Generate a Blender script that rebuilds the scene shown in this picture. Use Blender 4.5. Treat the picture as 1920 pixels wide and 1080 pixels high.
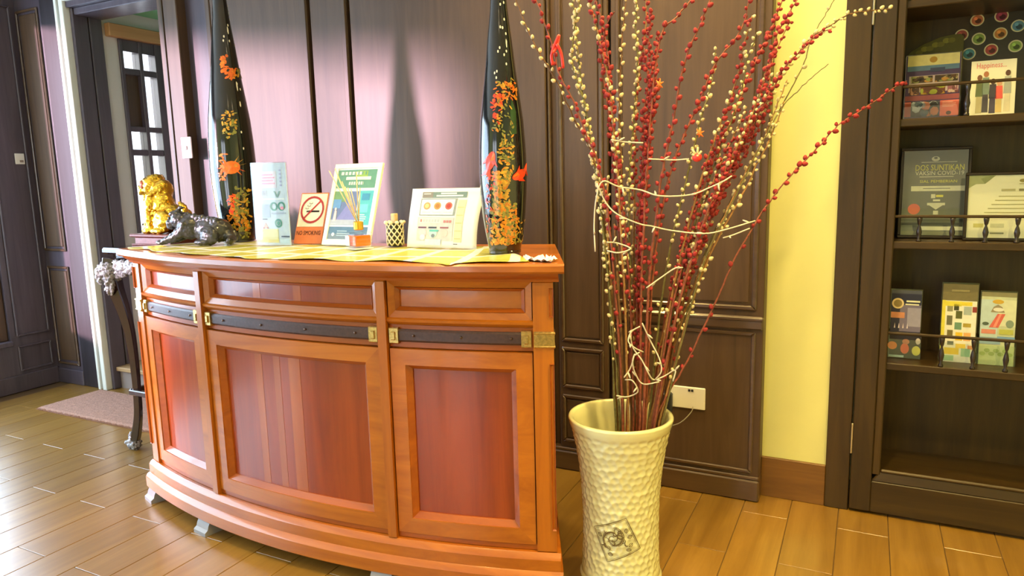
import bpy, bmesh, math, random
import numpy as np
from mathutils import Vector, Matrix, noise as mnoise
random.seed(7); RNG = np.random.RandomState(7)
for o in list(bpy.data.objects): bpy.data.objects.remove(o)
S = bpy.context.scene
COL = S.collection
PI = math.pi

# ------------------------------------------------------------------ camera
F_PX = 1323.0; CAM_H = 1.30
def _ray(px, py): return np.array([px-960.0, py-540.0, F_PX])
_Y = _ray(1630, 318); _Y /= np.linalg.norm(_Y)
_X = -_ray(-1700, 400); _X -= _Y*(_X@_Y); _X /= np.linalg.norm(_X)
_Z = np.cross(_X, _Y)
CM = np.array([_X, _Y, _Z])                      # camera -> world
cam_d = bpy.data.cameras.new('camera'); cam = bpy.data.objects.new('camera', cam_d); COL.objects.link(cam)
cam_d.sensor_width = 36.0; cam_d.lens = F_PX/1920*36.0; cam_d.clip_start = 0.05
cam.matrix_world = Matrix(((CM[0,0], -CM[0,1], -CM[0,2], 0), (CM[1,0], -CM[1,1], -CM[1,2], 0), (CM[2,0], -CM[2,1], -CM[2,2], CAM_H), (0,0,0,1)))
S.camera = cam
def pdir(px, py): return CM @ _ray(px, py)
def onz(px, py, z): v = pdir(px, py); t = (z-CAM_H)/v[2]; return np.array([0,0,CAM_H]) + t*v
def ony(px, py, y): v = pdir(px, py); t = y/v[1]; return np.array([0,0,CAM_H]) + t*v
def onx(px, py, x): v = pdir(px, py); t = x/v[0]; return np.array([0,0,CAM_H]) + t*v

# ------------------------------------------------------------------ world, light, exposure
S.view_settings.view_transform = 'Standard'; S.view_settings.look = 'None'; S.view_settings.gamma = 1.0
S.view_settings.use_curve_mapping = False
S.view_settings.exposure = 0.15
W = bpy.data.worlds.new('sky'); S.world = W; W.use_nodes = True
bg = W.node_tree.nodes['Background']; bg.inputs[0].default_value = (0.80, 0.90, 1.0, 1); bg.inputs[1].default_value = 2.2
def area(name, loc, target, sx, sy, power, color):
    l = bpy.data.lights.new(name, 'AREA'); l.shape = 'RECTANGLE'; l.size = sx; l.size_y = sy; l.energy = power; l.color = color
    o = bpy.data.objects.new(name, l); COL.objects.link(o); o.location = loc
    d = Vector(target) - Vector(loc); o.rotation_euler = d.to_track_quat('-Z', 'Y').to_euler()
    return o
DAY = (0.86, 0.92, 1.0)
area('daylight_window', (-5.06, 0.25, 1.32), (0, 0.25, 1.0), 4.3, 1.9, 250, (0.55, 0.76, 1.0))
sun_d = bpy.data.lights.new('sun', 'SUN'); sun_d.energy = 8.0; sun_d.angle = math.radians(4.0); sun_d.color = (1.0, 0.62, 0.74)
sun = bpy.data.objects.new('sun', sun_d); COL.objects.link(sun); sun.location = (-8, -4, 3)
sun.rotation_euler = Vector((0.68, 1.0, -math.tan(math.radians(5.6))*1.21)).to_track_quat('-Z', 'Y').to_euler()
area('daylight_front_door', (-1.9, -2.52, 1.25), (-1.9, 0, 1.1), 1.5, 2.0, 38, DAY)
area('daylight_passage', (-4.62, 3.6, 1.5), (-3.5, 3.6, 1.3), 1.0, 1.6, 30, DAY)

# ------------------------------------------------------------------ materials
MATS = {}
def nodes_of(name):
    m = bpy.data.materials.new(name); m.use_nodes = True
    nt = m.node_tree; b = nt.nodes['Principled BSDF']
    return m, nt, b
def rgb(c): return (c[0], c[1], c[2], 1.0)
def sr(r, g, b):
    f = lambda v: (v/255/12.92) if v/255 <= 0.04045 else ((v/255+0.055)/1.055)**2.4
    return (f(r), f(g), f(b))
def coords(nt, scale, rand=True, kind='Object'):
    tc = nt.nodes.new('ShaderNodeTexCoord'); mp = nt.nodes.new('ShaderNodeMapping'); mp.inputs['Scale'].default_value = scale
    if rand:
        oi = nt.nodes.new('ShaderNodeObjectInfo'); mu = nt.nodes.new('ShaderNodeVectorMath'); mu.operation = 'SCALE'
        co = nt.nodes.new('ShaderNodeCombineXYZ')
        for i in range(3): nt.links.new(oi.outputs['Random'], co.inputs[i])
        mu.inputs['Scale'].default_value = 13.0; nt.links.new(co.outputs[0], mu.inputs[0])
        ad = nt.nodes.new('ShaderNodeVectorMath'); ad.operation = 'ADD'
        nt.links.new(tc.outputs[kind], ad.inputs[0]); nt.links.new(mu.outputs[0], ad.inputs[1]); nt.links.new(ad.outputs[0], mp.inputs[0])
    else: nt.links.new(tc.outputs[kind], mp.inputs[0])
    return mp
def bump(nt, b, src, strength, dist=0.002):
    bp = nt.nodes.new('ShaderNodeBump'); bp.inputs['Strength'].default_value = strength; bp.inputs['Distance'].default_value = dist
    nt.links.new(src, bp.inputs['Height']); nt.links.new(bp.outputs[0], b.inputs['Normal'])
def wood(name, c1, c2, axis='z', rough=0.35, coat=0.0, s=1.0, var=0.0, bmp=0.12, coatr=0.1):
    m, nt, b = nodes_of(name)
    k = {'x': (1.6*s, 22*s, 22*s), 'y': (22*s, 1.6*s, 22*s), 'z': (22*s, 22*s, 1.6*s)}[axis]
    mp = coords(nt, k)
    n = nt.nodes.new('ShaderNodeTexNoise'); n.inputs['Scale'].default_value = 1.0; n.inputs['Detail'].default_value = 7; n.inputs['Roughness'].default_value = 0.62; n.inputs['Distortion'].default_value = 0.8
    nt.links.new(mp.outputs[0], n.inputs['Vector'])
    cr = nt.nodes.new('ShaderNodeValToRGB'); cr.color_ramp.elements[0].position = 0.28; cr.color_ramp.elements[1].position = 0.72
    cr.color_ramp.elements[0].color = rgb(c1); cr.color_ramp.elements[1].color = rgb(c2)
    nt.links.new(n.outputs[0], cr.inputs[0]); out = cr.outputs[0]
    if var:
        oi = nt.nodes.new('ShaderNodeObjectInfo'); mr = nt.nodes.new('ShaderNodeMapRange'); mr.inputs['To Min'].default_value = 1-var; mr.inputs['To Max'].default_value = 1+var
        nt.links.new(oi.outputs['Random'], mr.inputs[0])
        hs = nt.nodes.new('ShaderNodeHueSaturation'); nt.links.new(mr.outputs[0], hs.inputs['Value']); nt.links.new(out, hs.inputs['Color']); out = hs.outputs[0]
    nt.links.new(out, b.inputs['Base Color'])
    b.inputs['Roughness'].default_value = rough
    if coat: b.inputs['Coat Weight'].default_value = coat; b.inputs['Coat Roughness'].default_value = coatr
    if bmp: bump(nt, b, n.outputs[0], bmp, 0.001)
    MATS[name] = m; return m
def plain(name, c, rough=0.5, metal=0.0, noise=0.0, nscale=30, bmp=0.0, coat=0.0, spec=None, trans=0.0, alpha=1.0):
    m, nt, b = nodes_of(name)
    b.inputs['Base Color'].default_value = rgb(c); b.inputs['Roughness'].default_value = rough; b.inputs['Metallic'].default_value = metal
    if coat: b.inputs['Coat Weight'].default_value = coat; b.inputs['Coat Roughness'].default_value = 0.08
    if spec is not None: b.inputs['Specular IOR Level'].default_value = spec
    if trans: b.inputs['Transmission Weight'].default_value = trans
    if noise or bmp:
        mp = coords(nt, (nscale,)*3)
        n = nt.nodes.new('ShaderNodeTexNoise'); n.inputs['Scale'].default_value = 1.0; n.inputs['Detail'].default_value = 5; nt.links.new(mp.outputs[0], n.inputs['Vector'])
        if noise:
            cr = nt.nodes.new('ShaderNodeValToRGB'); cr.color_ramp.elements[0].position = .3; cr.color_ramp.elements[1].position = .7
            cr.color_ramp.elements[0].color = rgb([v*(1-noise) for v in c]); cr.color_ramp.elements[1].color = rgb([min(1, v*(1+noise)) for v in c])
            nt.links.new(n.outputs[0], cr.inputs[0]); nt.links.new(cr.outputs[0], b.inputs['Base Color'])
        if bmp: bump(nt, b, n.outputs[0], bmp, 0.003)
    MATS[name] = m; return m
def glass(name, tint=(1,1,1), gl=0.12):
    m = bpy.data.materials.new(name); m.use_nodes = True; nt = m.node_tree; nt.nodes.clear()
    o = nt.nodes.new('ShaderNodeOutputMaterial'); t = nt.nodes.new('ShaderNodeBsdfTransparent'); g = nt.nodes.new('ShaderNodeBsdfGlossy'); mx = nt.nodes.new('ShaderNodeMixShader')
    t.inputs[0].default_value = rgb(tint); g.inputs['Roughness'].default_value = 0.03; mx.inputs[0].default_value = gl
    nt.links.new(t.outputs[0], mx.inputs[1]); nt.links.new(g.outputs[0], mx.inputs[2]); nt.links.new(mx.outputs[0], o.inputs[0])
    MATS[name] = m; return m
def emis(name, c, strength):
    m, nt, b = nodes_of(name); b.inputs['Base Color'].default_value = rgb(c); b.inputs['Emission Color'].default_value = rgb(c); b.inputs['Emission Strength'].default_value = strength
    MATS[name] = m; return m
_pc = {}
def ink(c, rough=0.45):
    k = (tuple(round(v, 3) for v in c), rough)
    if k not in _pc: _pc[k] = plain('printed_ink', c, rough, noise=0.06, nscale=60)
    return _pc[k]

wood('panel_dark', (0.063, 0.033, 0.0165), (0.112, 0.063, 0.032), 'z', 0.50, 0.12, 1.0, 0.0, 0.06, 0.3)
wood('panel_dark_x', (0.063, 0.033, 0.0165), (0.112, 0.063, 0.032), 'x', 0.28, 0.7, 1.0, 0.0, 0.04, 0.15)
wood('panel_purple', (0.060, 0.046, 0.060), (0.105, 0.084, 0.104), 'z', 0.38, 0.25, 1.0, 0.0, 0.06, 0.25)
wood('case_brown', (0.026, 0.0135, 0.0025), (0.066, 0.036, 0.007), 'z', 0.42, 0.10, 0.9, 0.10, 0.10)
wood('case_brown_x', (0.026, 0.0135, 0.0025), (0.066, 0.036, 0.007), 'x', 0.42, 0.10, 0.9, 0.10, 0.10)
wood('skirting_brown', (0.13, 0.055, 0.012), (0.22, 0.10, 0.02), 'x', 0.45)
wood('desk_frame', (0.32, 0.078, 0.003), (0.52, 0.158, 0.008), 'x', 0.34, 0.45, 0.8, 0.05, 0.04, 0.09)
wood('desk_frame_z', (0.32, 0.078, 0.003), (0.52, 0.158, 0.008), 'z', 0.34, 0.45, 0.8, 0.05, 0.04, 0.09)
wood('desk_panel', (0.21, 0.026, 0.003), (0.37, 0.062, 0.006), 'z', 0.30, 0.55, 0.7, 0.05, 0.04, 0.07)
wood('desk_moulding', (0.27, 0.052, 0.003), (0.43, 0.105, 0.008), 'x', 0.32, 0.45, 0.8, 0.05, 0.04, 0.09)
wood('desk_reflection', (0.31, 0.062, 0.005), (0.46, 0.115, 0.012), 'z', 0.30, 0.55, 0.7, 0.05, 0.04, 0.07)  # lighter desk tone for the painted reflection strips
wood('floor_plank', (0.23, 0.112, 0.014), (0.36, 0.195, 0.034), 'y', 0.36, 1.0, 0.8, 0.09, 0.03, 0.25)
wood('casing_dark', (0.018, 0.014, 0.017), (0.036, 0.028, 0.034), 'z', 0.45, 0.1)
plain('floor_base', (0.12, 0.07, 0.03), 0.6)
plain('cream_plaster', (0.74, 0.73, 0.31), 0.75, noise=0.03, nscale=4, bmp=0.05)
plain('white_paint', (0.78, 0.80, 0.72), 0.45)
plain('passage_plaster', (0.70, 0.68, 0.64), 0.7)
plain('ceiling_white', (0.82, 0.78, 0.70), 0.8)
plain('passage_ceiling', (0.25, 0.62, 0.34), 0.7)
wood('beam_orange', (0.50, 0.26, 0.10), (0.62, 0.34, 0.15), 'y', 0.5)
wood('step_wood', (0.36, 0.22, 0.10), (0.52, 0.34, 0.17), 'x', 0.45)
plain('riser_grey', (0.30, 0.24, 0.21), 0.6)
glass('pane_glass')
glass('acrylic', (0.96, 0.98, 1.0), 0.10)
plain('leather', (0.060, 0.028, 0.022), 0.36, noise=0.25, nscale=120, bmp=0.15)
plain('stud', (0.12, 0.07, 0.05), 0.3, 0.8)
plain('brass', (0.62, 0.45, 0.16), 0.3, 1.0, noise=0.25, nscale=150, bmp=0.2)
plain('hinge_metal', (0.75, 0.66, 0.45), 0.35, 1.0)
plain('foot_grey', (0.30, 0.29, 0.29), 0.45)
plain('black_lacquer', (0.004, 0.006, 0.006), 0.10, coat=1.0)
plain('paint_orange', (0.85, 0.15, 0.012), 0.3, noise=0.3, nscale=60, coat=0.6)
plain('paint_red', (0.75, 0.05, 0.012), 0.3, noise=0.3, nscale=60, coat=0.6)
plain('paint_gold', (0.55, 0.30, 0.03), 0.3, noise=0.4, nscale=80, coat=0.6)
plain('paint_amber', (0.62, 0.20, 0.012), 0.3, noise=0.4, nscale=80, coat=0.6)
plain('paint_olive', (0.20, 0.20, 0.04), 0.35, noise=0.4, nscale=80, coat=0.6)
plain('paint_white', (0.80, 0.80, 0.74), 0.3, coat=0.6)
plain('paint_leafgreen', (0.02, 0.07, 0.02), 0.3, coat=0.6)
plain('vase_cream', (0.76, 0.75, 0.42), 0.25, noise=0.03, nscale=12, coat=1.0)
plain('vase_print', (0.13, 0.09, 0.03), 0.5)
plain('gold', (0.83, 0.52, 0.06), 0.25, 1.0, noise=0.2, nscale=40, bmp=0.35)
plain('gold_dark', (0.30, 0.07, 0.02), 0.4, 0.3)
plain('carved_red', (0.11, 0.028, 0.018), 0.4, noise=0.3, nscale=70, bmp=0.3)
plain('dark_stone', (0.030, 0.032, 0.032), 0.30, noise=0.3, nscale=60, bmp=0.5, coat=0.4)
plain('rosewood_black', (0.020, 0.008, 0.009), 0.16, noise=0.3, nscale=50, coat=0.8)
plain('carved_pale', (0.24, 0.25, 0.26), 0.22, noise=0.95, nscale=110, coat=0.6)
plain('mat_fibre', (0.40, 0.22, 0.16), 0.95, noise=0.35, nscale=160, bmp=0.9)
plain('plate_white', (0.82, 0.80, 0.74), 0.35)
plain('plate_pink', (0.80, 0.70, 0.72), 0.35)
plain('adapter_black', (0.02, 0.022, 0.03), 0.4)
plain('cable', (0.35, 0.32, 0.24), 0.5)
plain('paper_white', (0.86, 0.88, 0.86), 0.55)
plain('paper_cream', (0.86, 0.83, 0.58), 0.55)
plain('frame_dark', (0.020, 0.012, 0.008), 0.3, coat=0.4)
plain('liquid_orange', (0.95, 0.16, 0.01), 0.12, coat=0.6)
plain('reed', (0.72, 0.55, 0.30), 0.6, noise=0.15, nscale=80)
plain('gold_cap', (0.72, 0.45, 0.05), 0.3, 0.7)
plain('twig_brown', (0.16, 0.075, 0.028), 0.6, noise=0.35, nscale=90, bmp=0.4)
plain('twig_tan', (0.30, 0.15, 0.045), 0.6, noise=0.35, nscale=90, bmp=0.4)
plain('twig_red', (0.24, 0.062, 0.034), 0.55, noise=0.35, nscale=90, bmp=0.3)
plain('twig_green', (0.15, 0.13, 0.04), 0.6, noise=0.35, nscale=90, bmp=0.3)
plain('bud_red', (0.30, 0.020, 0.024), 0.75, noise=0.35, nscale=120, bmp=0.3)
plain('bud_cream', (0.72, 0.62, 0.34), 0.75, noise=0.15, nscale=120, bmp=0.3)
plain('wire_white', (0.72, 0.66, 0.52), 0.45)
plain('ribbon_red', (0.85, 0.05, 0.04), 0.45)
plain('ribbon_orange', (0.90, 0.20, 0.02), 0.5)
plain('cup_white', (0.80, 0.76, 0.60), 0.4)
plain('cup_dark', (0.02, 0.018, 0.012), 0.4)
plain('leaf_green', (0.16, 0.26, 0.03), 0.6, noise=0.4, nscale=10)
plain('asphalt', (0.35, 0.35, 0.34), 0.8)
emis('lamp_glow', (1.0, 0.80, 0.50), 12)

# ------------------------------------------------------------------ builders
def wloc(p):
    v = Vector((0,0,0))
    while p is not None: v = v + p.location; p = p.parent
    return v
def tag(o, label, cat, group=None):
    o['label'] = label; o['category'] = cat
    if group: o['group'] = group
    return o
def thing(name, loc, label, cat, group=None):
    o = bpy.data.objects.new(name, None); COL.objects.link(o); o.location = loc; o.empty_display_size = 0.05
    return tag(o, label, cat, group)
def link(name, me, mat, parent, smooth=None):
    if isinstance(mat, str): mat = MATS[mat]
    me.materials.append(mat)
    o = bpy.data.objects.new(name, me); COL.objects.link(o)
    if parent is not None: o.parent = parent; me.transform(Matrix.Translation(-wloc(parent)))
    if smooth is not None:
        me.shade_smooth() if smooth is True else me.set_sharp_from_angle(angle=smooth)
        if smooth is not True:
            for p in me.polygons: p.use_smooth = True
    return o
def raw(name, verts, faces, mat, parent=None, smooth=None):
    me = bpy.data.meshes.new(name); me.from_pydata([tuple(v) for v in verts], [], faces); me.validate(); me.update()
    return link(name, me, mat, parent, smooth)
def frombm(name, bm, mat, parent=None, smooth=None):
    me = bpy.data.meshes.new(name); bmesh.ops.recalc_face_normals(bm, faces=bm.faces[:]); bm.to_mesh(me); bm.free()
    return link(name, me, mat, parent, smooth)
def struct(o): o['kind'] = 'structure'; return o
BOXF = [(0,3,2,1), (4,5,6,7), (0,1,5,4), (1,2,6,5), (2,3,7,6), (3,0,4,7)]
def bm_hexa(bm, pts):
    v = [bm.verts.new(p) for p in pts]
    for f in BOXF: bm.faces.new([v[i] for i in f])
    return v
def bm_box(bm, x0, x1, y0, y1, z0, z1):
    return bm_hexa(bm, [(x0,y0,z0), (x1,y0,z0), (x1,y1,z0), (x0,y1,z0), (x0,y0,z1), (x1,y0,z1), (x1,y1,z1), (x0,y1,z1)])
def bev(bm, w, seg=1):
    if w: bmesh.ops.bevel(bm, geom=bm.edges[:], offset=w, segments=seg, affect='EDGES', profile=0.5)
def box(name, x0, x1, y0, y1, z0, z1, mat, parent=None, b=0.003):
    bm = bmesh.new(); bm_box(bm, min(x0,x1), max(x0,x1), min(y0,y1), max(y0,y1), min(z0,z1), max(z0,z1)); bev(bm, b)
    return frombm(name, bm, mat, parent)
def hexa(name, pts, mat, parent=None, b=0.0):
    bm = bmesh.new(); bm_hexa(bm, pts); bmesh.ops.recalc_face_normals(bm, faces=bm.faces[:]); bev(bm, b); return frombm(name, bm, mat, parent)
def lathe_vf(prof, n=32, c=(0,0,0), cap=True):
    V = []; Fs = []
    for r, z in prof:
        for i in range(n):
            a = 2*PI*i/n; V.append((c[0]+r*math.cos(a), c[1]+r*math.sin(a), c[2]+z))
    for j in range(len(prof)-1):
        for i in range(n):
            k = (i+1) % n; Fs.append((j*n+i, j*n+k, (j+1)*n+k, (j+1)*n+i))
    if cap:
        Fs.append(tuple(range(n-1, -1, -1))); Fs.append(tuple((len(prof)-1)*n+i for i in range(n)))
    return V, Fs
def lathe(name, prof, mat, parent=None, c=(0,0,0), n=32, smooth=0.6, cap=True):
    V, Fs = lathe_vf(prof, n, c, cap); return raw(name, V, Fs, mat, parent, smooth)
def tube_vf(pts, rads, n=6, V=None, Fs=None):
    V = [] if V is None else V; Fs = [] if Fs is None else Fs
    P = [np.array(p, float) for p in pts]; base = len(V); m = len(P)
    if not hasattr(rads, '__len__'): rads = [rads]*m
    T = [P[min(i+1, m-1)] - P[max(i-1, 0)] for i in range(m)]
    T = [t/(np.linalg.norm(t)+1e-12) for t in T]
    up = np.array([0.3, 0.9, 0.31]); u = np.cross(T[0], up)
    if np.linalg.norm(u) < 1e-3: u = np.cross(T[0], [1, 0, 0])
    u /= np.linalg.norm(u)
    for i in range(m):
        u = u - T[i]*(u@T[i]); u /= (np.linalg.norm(u)+1e-12); w = np.cross(T[i], u)
        for k in range(n):
            a = 2*PI*k/n; V.append(tuple(P[i] + rads[i]*(u*math.cos(a) + w*math.sin(a))))
    for i in range(m-1):
        for k in range(n):
            l = (k+1) % n; Fs.append((base+i*n+k, base+i*n+l, base+(i+1)*n+l, base+(i+1)*n+k))
    Fs.append(tuple(base+k for k in range(n-1, -1, -1))); Fs.append(tuple(base+(m-1)*n+k for k in range(n)))
    return V, Fs
def tube(name, pts, r, mat, parent=None, n=8, smooth=True):
    V, Fs = tube_vf(pts, r, n); return raw(name, V, Fs, mat, parent, smooth)
def smoothline(pts, sub=6):
    P = [np.array(p, float) for p in pts]; P = [2*P[0]-P[1]] + P + [2*P[-1]-P[-2]]; out = []
    for i in range(1, len(P)-2):
        p0, p1, p2, p3 = P[i-1:i+3]
        for k in range(sub):
            t = k/sub; out.append(0.5*((2*p1) + (-p0+p2)*t + (2*p0-5*p1+4*p2-p3)*t*t + (-p0+3*p1-3*p2+p3)*t**3))
    out.append(P[-2]); return out
def ring_bars(x0, x1, z0, z1, w, y0, y1, mat, parent, name='moulding', b=0.004):
    """four mitred bars of a rectangular moulding in an XZ plane, y0 = front"""
    q = [((x0,z0),(x1,z0),(x1-w,z0+w),(x0+w,z0+w)), ((x1,z0),(x1,z1),(x1-w,z1-w),(x1-w,z0+w)), ((x1,z1),(x0,z1),(x0+w,z1-w),(x1-w,z1-w)), ((x0,z1),(x0,z0),(x0+w,z0+w),(x0+w,z1-w))]
    for k in q:
        hexa(name, [(p[0], y0, p[1]) for p in k] + [(p[0], y1, p[1]) for p in k], mat, parent, b)
def ring_bars_x(y0, y1, z0, z1, w, x0, x1, mat, parent, name='moulding', b=0.004):
    q = [((y0,z0),(y1,z0),(y1-w,z0+w),(y0+w,z0+w)), ((y1,z0),(y1,z1),(y1-w,z1-w),(y1-w,z0+w)), ((y1,z1),(y0,z1),(y0+w,z1-w),(y1-w,z1-w)), ((y0,z1),(y0,z0),(y0+w,z0+w),(y0+w,z1-w))]
    for k in q:
        hexa(name, [(x0, p[0], p[1]) for p in k] + [(x1, p[0], p[1]) for p in k], mat, parent, b)
def blob(name, parts, mat, parent=None, voxel=0.006, smooth_it=2, disp=None):
    """ellipsoids / capsules fused into one continuous surface"""
    bm = bmesh.new()
    for p in parts:
        if p[0] == 'e':
            _, c, r, rot = p
            M = Matrix.Translation(c) @ rot.to_4x4() @ Matrix.Diagonal((r[0], r[1], r[2], 1))
            bmesh.ops.create_icosphere(bm, subdivisions=3, radius=1.0, matrix=M)
        else:
            _, pts, rads = p
            V, Fs = tube_vf(smoothline(pts, 4) if len(pts) > 2 else pts, np.interp(np.linspace(0, 1, (len(pts)-1)*4+1 if len(pts) > 2 else len(pts)), np.linspace(0, 1, len(rads)), rads), 10)
            vs = [bm.verts.new(v) for v in V]
            for f in Fs: bm.faces.new([vs[i] for i in f])
            for q, r in ((pts[0], rads[0]), (pts[-1], rads[-1])): bmesh.ops.create_icosphere(bm, subdivisions=2, radius=r, matrix=Matrix.Translation(q))
    bmesh.ops.recalc_face_normals(bm, faces=bm.faces[:])
    me = bpy.data.meshes.new('tmp'); bm.to_mesh(me); bm.free()
    o = bpy.data.objects.new('tmp', me); COL.objects.link(o)
    r = o.modifiers.new('r', 'REMESH'); r.mode = 'VOXEL'; r.voxel_size = voxel
    s = o.modifiers.new('s', 'SMOOTH'); s.iterations = smooth_it; s.factor = 0.5
    dg = bpy.context.evaluated_depsgraph_get(); dg.update()
    res = bpy.data.meshes.new_from_object(o.evaluated_get(dg)); res.name = name
    bpy.data.objects.remove(o); bpy.data.meshes.remove(me); res.materials.clear()
    if disp:
        res.update(); nrm = [Vector(v.normal) for v in res.vertices]
        for v, n in zip(res.vertices, nrm): v.co += n*disp(v.co)
    return link(name, res, mat, parent, True)
E0 = Matrix.Identity(3)
def rot(ax, deg): return Matrix.Rotation(math.radians(deg), 3, ax)
class Sheet:
    """a flat sheet in space: origin o (lower left), unit u (right), unit v (up); prints are thin raised patches"""
    def __init__(s, o, u, v):
        s.o = Vector(o); s.u = Vector(u).normalized(); s.v = Vector(v); s.v = (s.v - s.u*s.v.dot(s.u)).normalized(); s.n = s.u.cross(s.v)
        s.acc = {}
    def p(s, a, b, d=0.0): return s.o + s.u*a + s.v*b + s.n*d
    def poly(s, pts, mat, d=0.0008, name='print'):
        a = s.acc.setdefault((name, mat if isinstance(mat, str) else mat.name, round(d, 5)), [[], [], mat])
        b = len(a[0]); n = len(pts); dd = d
        a[0] += [s.p(x, y, dd) for x, y in pts] + [s.p(x, y, dd-0.0007) for x, y in pts]
        a[1].append(tuple(b+i for i in range(n)))
        a[1] += [(b+i, b+n+i, b+n+(i+1) % n, b+(i+1) % n) for i in range(n)]
    def rect(s, x0, y0, x1, y1, mat, d=0.0008, name='print'): s.poly([(x0,y0), (x1,y0), (x1,y1), (x0,y1)], mat, d, name)
    def disc(s, cx, cy, rx, ry, mat, d=0.0008, n=20, name='print'): s.poly([(cx+rx*math.cos(2*PI*i/n), cy+ry*math.sin(2*PI*i/n)) for i in range(n)], mat, d, name)
    def ring(s, cx, cy, r0x, r0y, r1x, r1y, mat, d=0.0012, n=24, name='print'):
        for i in range(n):
            a0 = 2*PI*i/n; a1 = 2*PI*(i+1)/n
            s.poly([(cx+r0x*math.cos(a0), cy+r0y*math.sin(a0)), (cx+r1x*math.cos(a0), cy+r1y*math.sin(a0)), (cx+r1x*math.cos(a1), cy+r1y*math.sin(a1)), (cx+r0x*math.cos(a1), cy+r0y*math.sin(a1))], mat, d, name)
    def lines(s, x0, y0, x1, y1, n, mat, d=0.0010, fill=0.45, seed=0, name='small_print'):
        r = random.Random(seed+1); h = (y1-y0)/n
        for i in range(n):
            w = (x1-x0)*r.uniform(0.7, 1.0); s.rect(x0, y1-(i+fill)*h - h*fill*0.2, x0+w, y1-i*h - h*0.1, mat, d, name)
    def text(s, txt, x, y, width, height, mat, parent, d=0.0012, name='lettering', align='l'):
        cu = bpy.data.curves.new('t', 'FONT'); cu.body = txt; cu.resolution_u = 2; cu.extrude = 0.0
        o = bpy.data.objects.new('t', cu); COL.objects.link(o); dg = bpy.context.evaluated_depsgraph_get(); dg.update()
        me = bpy.data.meshes.new_from_object(o.evaluated_get(dg)); bpy.data.objects.remove(o)
        if not len(me.vertices): return None
        xs = [v.co.x for v in me.vertices]; ys = [v.co.y for v in me.vertices]; x0, x1, y0, y1 = min(xs), max(xs), min(ys), max(ys)
        for v in me.vertices: v.co = s.p(x + (v.co.x-x0)/(x1-x0)*width, y + (v.co.y-y0)/(y1-y0)*height, d)
        me.materials.clear(); me.name = name
        return link(name, me, mat, parent)
    def flush(s, parent):
        for (name, mn, d), (V, Fs, mat) in s.acc.items():
            o = raw(name, V, Fs, mat, parent)
            if sum(1 for f in Fs if len(f) != 4) + len(Fs) > 6: o['kind'] = 'stuff'
        s.acc = {}
    def slab(s, name, x0, y0, x1, y1, d0, d1, mat, parent, b=0.0008):
        return hexa(name, [s.p(x0,y0,d0), s.p(x1,y0,d0), s.p(x1,y1,d0), s.p(x0,y1,d0), s.p(x0,y0,d1), s.p(x1,y0,d1), s.p(x1,y1,d1), s.p(x0,y1,d1)], mat, parent, b)

# ================================================================== SETTING
YB = 2.80            # front of the panelling on the back wall
XL, XR, YF, ZC = -4.90, 1.45, -2.40, 2.72
# floor: base slab, single planks in view, the rest joined
floor = struct(box('floor', XL-0.2, XR+0.2, YF-0.2, 3.05, -0.12, -0.004, 'floor_base', None, 0))
PW, PL, PX0, PY0 = 0.169, 0.675, -0.045, 2.693
bm = bmesh.new(); bm_box(bm, 0.0012, PW-0.0012, 0.0012, PL-0.0012, -0.008, 0.0)
bev(bm, 0.0012); plank_me = bpy.data.meshes.new('plank'); bmesh.ops.recalc_face_normals(bm, faces=bm.faces[:]); bm.to_mesh(plank_me); bm.free(); plank_me.materials.append(MATS['floor_plank'])
restV, restF = [], []
for k in range(-9, 29):
    x = PX0 - k*PW
    if x+PW < XL-0.1 or x > XR+0.1: continue
    for j in range(-9, 2):
        y = PY0 + (j-1)*PL + (0 if k % 2 == 0 else -PL/2) + PL
        if y > 2.95 or y+PL < YF: continue
        if y+PL > 0.75 and x < 1.0:
            o = bpy.data.objects.new('plank', plank_me); COL.objects.link(o); o.parent = floor; o.location = (x, y, 0)
        else:
            b = len(restV)
            for zz in (-0.008, 0.0): restV += [(x+.001, y+.001, zz), (x+PW-.001, y+.001, zz), (x+PW-.001, y+PL-.001, zz), (x+.001, y+PL-.001, zz)]
            restF += [tuple(b+i for i in f) for f in BOXF]
o = raw('planks', restV, restF, 'floor_plank', floor); o['kind'] = 'stuff'

struct(box('ceiling', XL-0.2, XR+0.2, YF-0.2, 3.05, ZC, ZC+0.1, 'ceiling_white', None, 0))
# back wall with the doorway
DX0, DX1, DZ = -4.36, -3.55, 2.36
wb = thing('wall_back', (0, 2.88, 0), '', ''); del wb['label']; del wb['category']; struct(wb)
box('plaster', XL-0.2, DX0-0.06, 2.88, 3.02, 0, ZC, 'cream_plaster', wb, 0)
box('plaster', DX1+0.06, -0.02, 2.88, 3.02, 0, ZC, 'cream_plaster', wb, 0)
box('plaster', DX0-0.06, DX1+0.06, 2.88, 3.02, DZ+0.06, ZC, 'cream_plaster', wb, 0)
box('plaster', -0.02, XR+0.2, 3.17, 3.3, 0, ZC, 'cream_plaster', wb, 0)
struct(box('baseboard_back', -0.335, -0.098, 2.866, 2.88, 0, 0.165, 'skirting_brown', None, 0.002))
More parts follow.
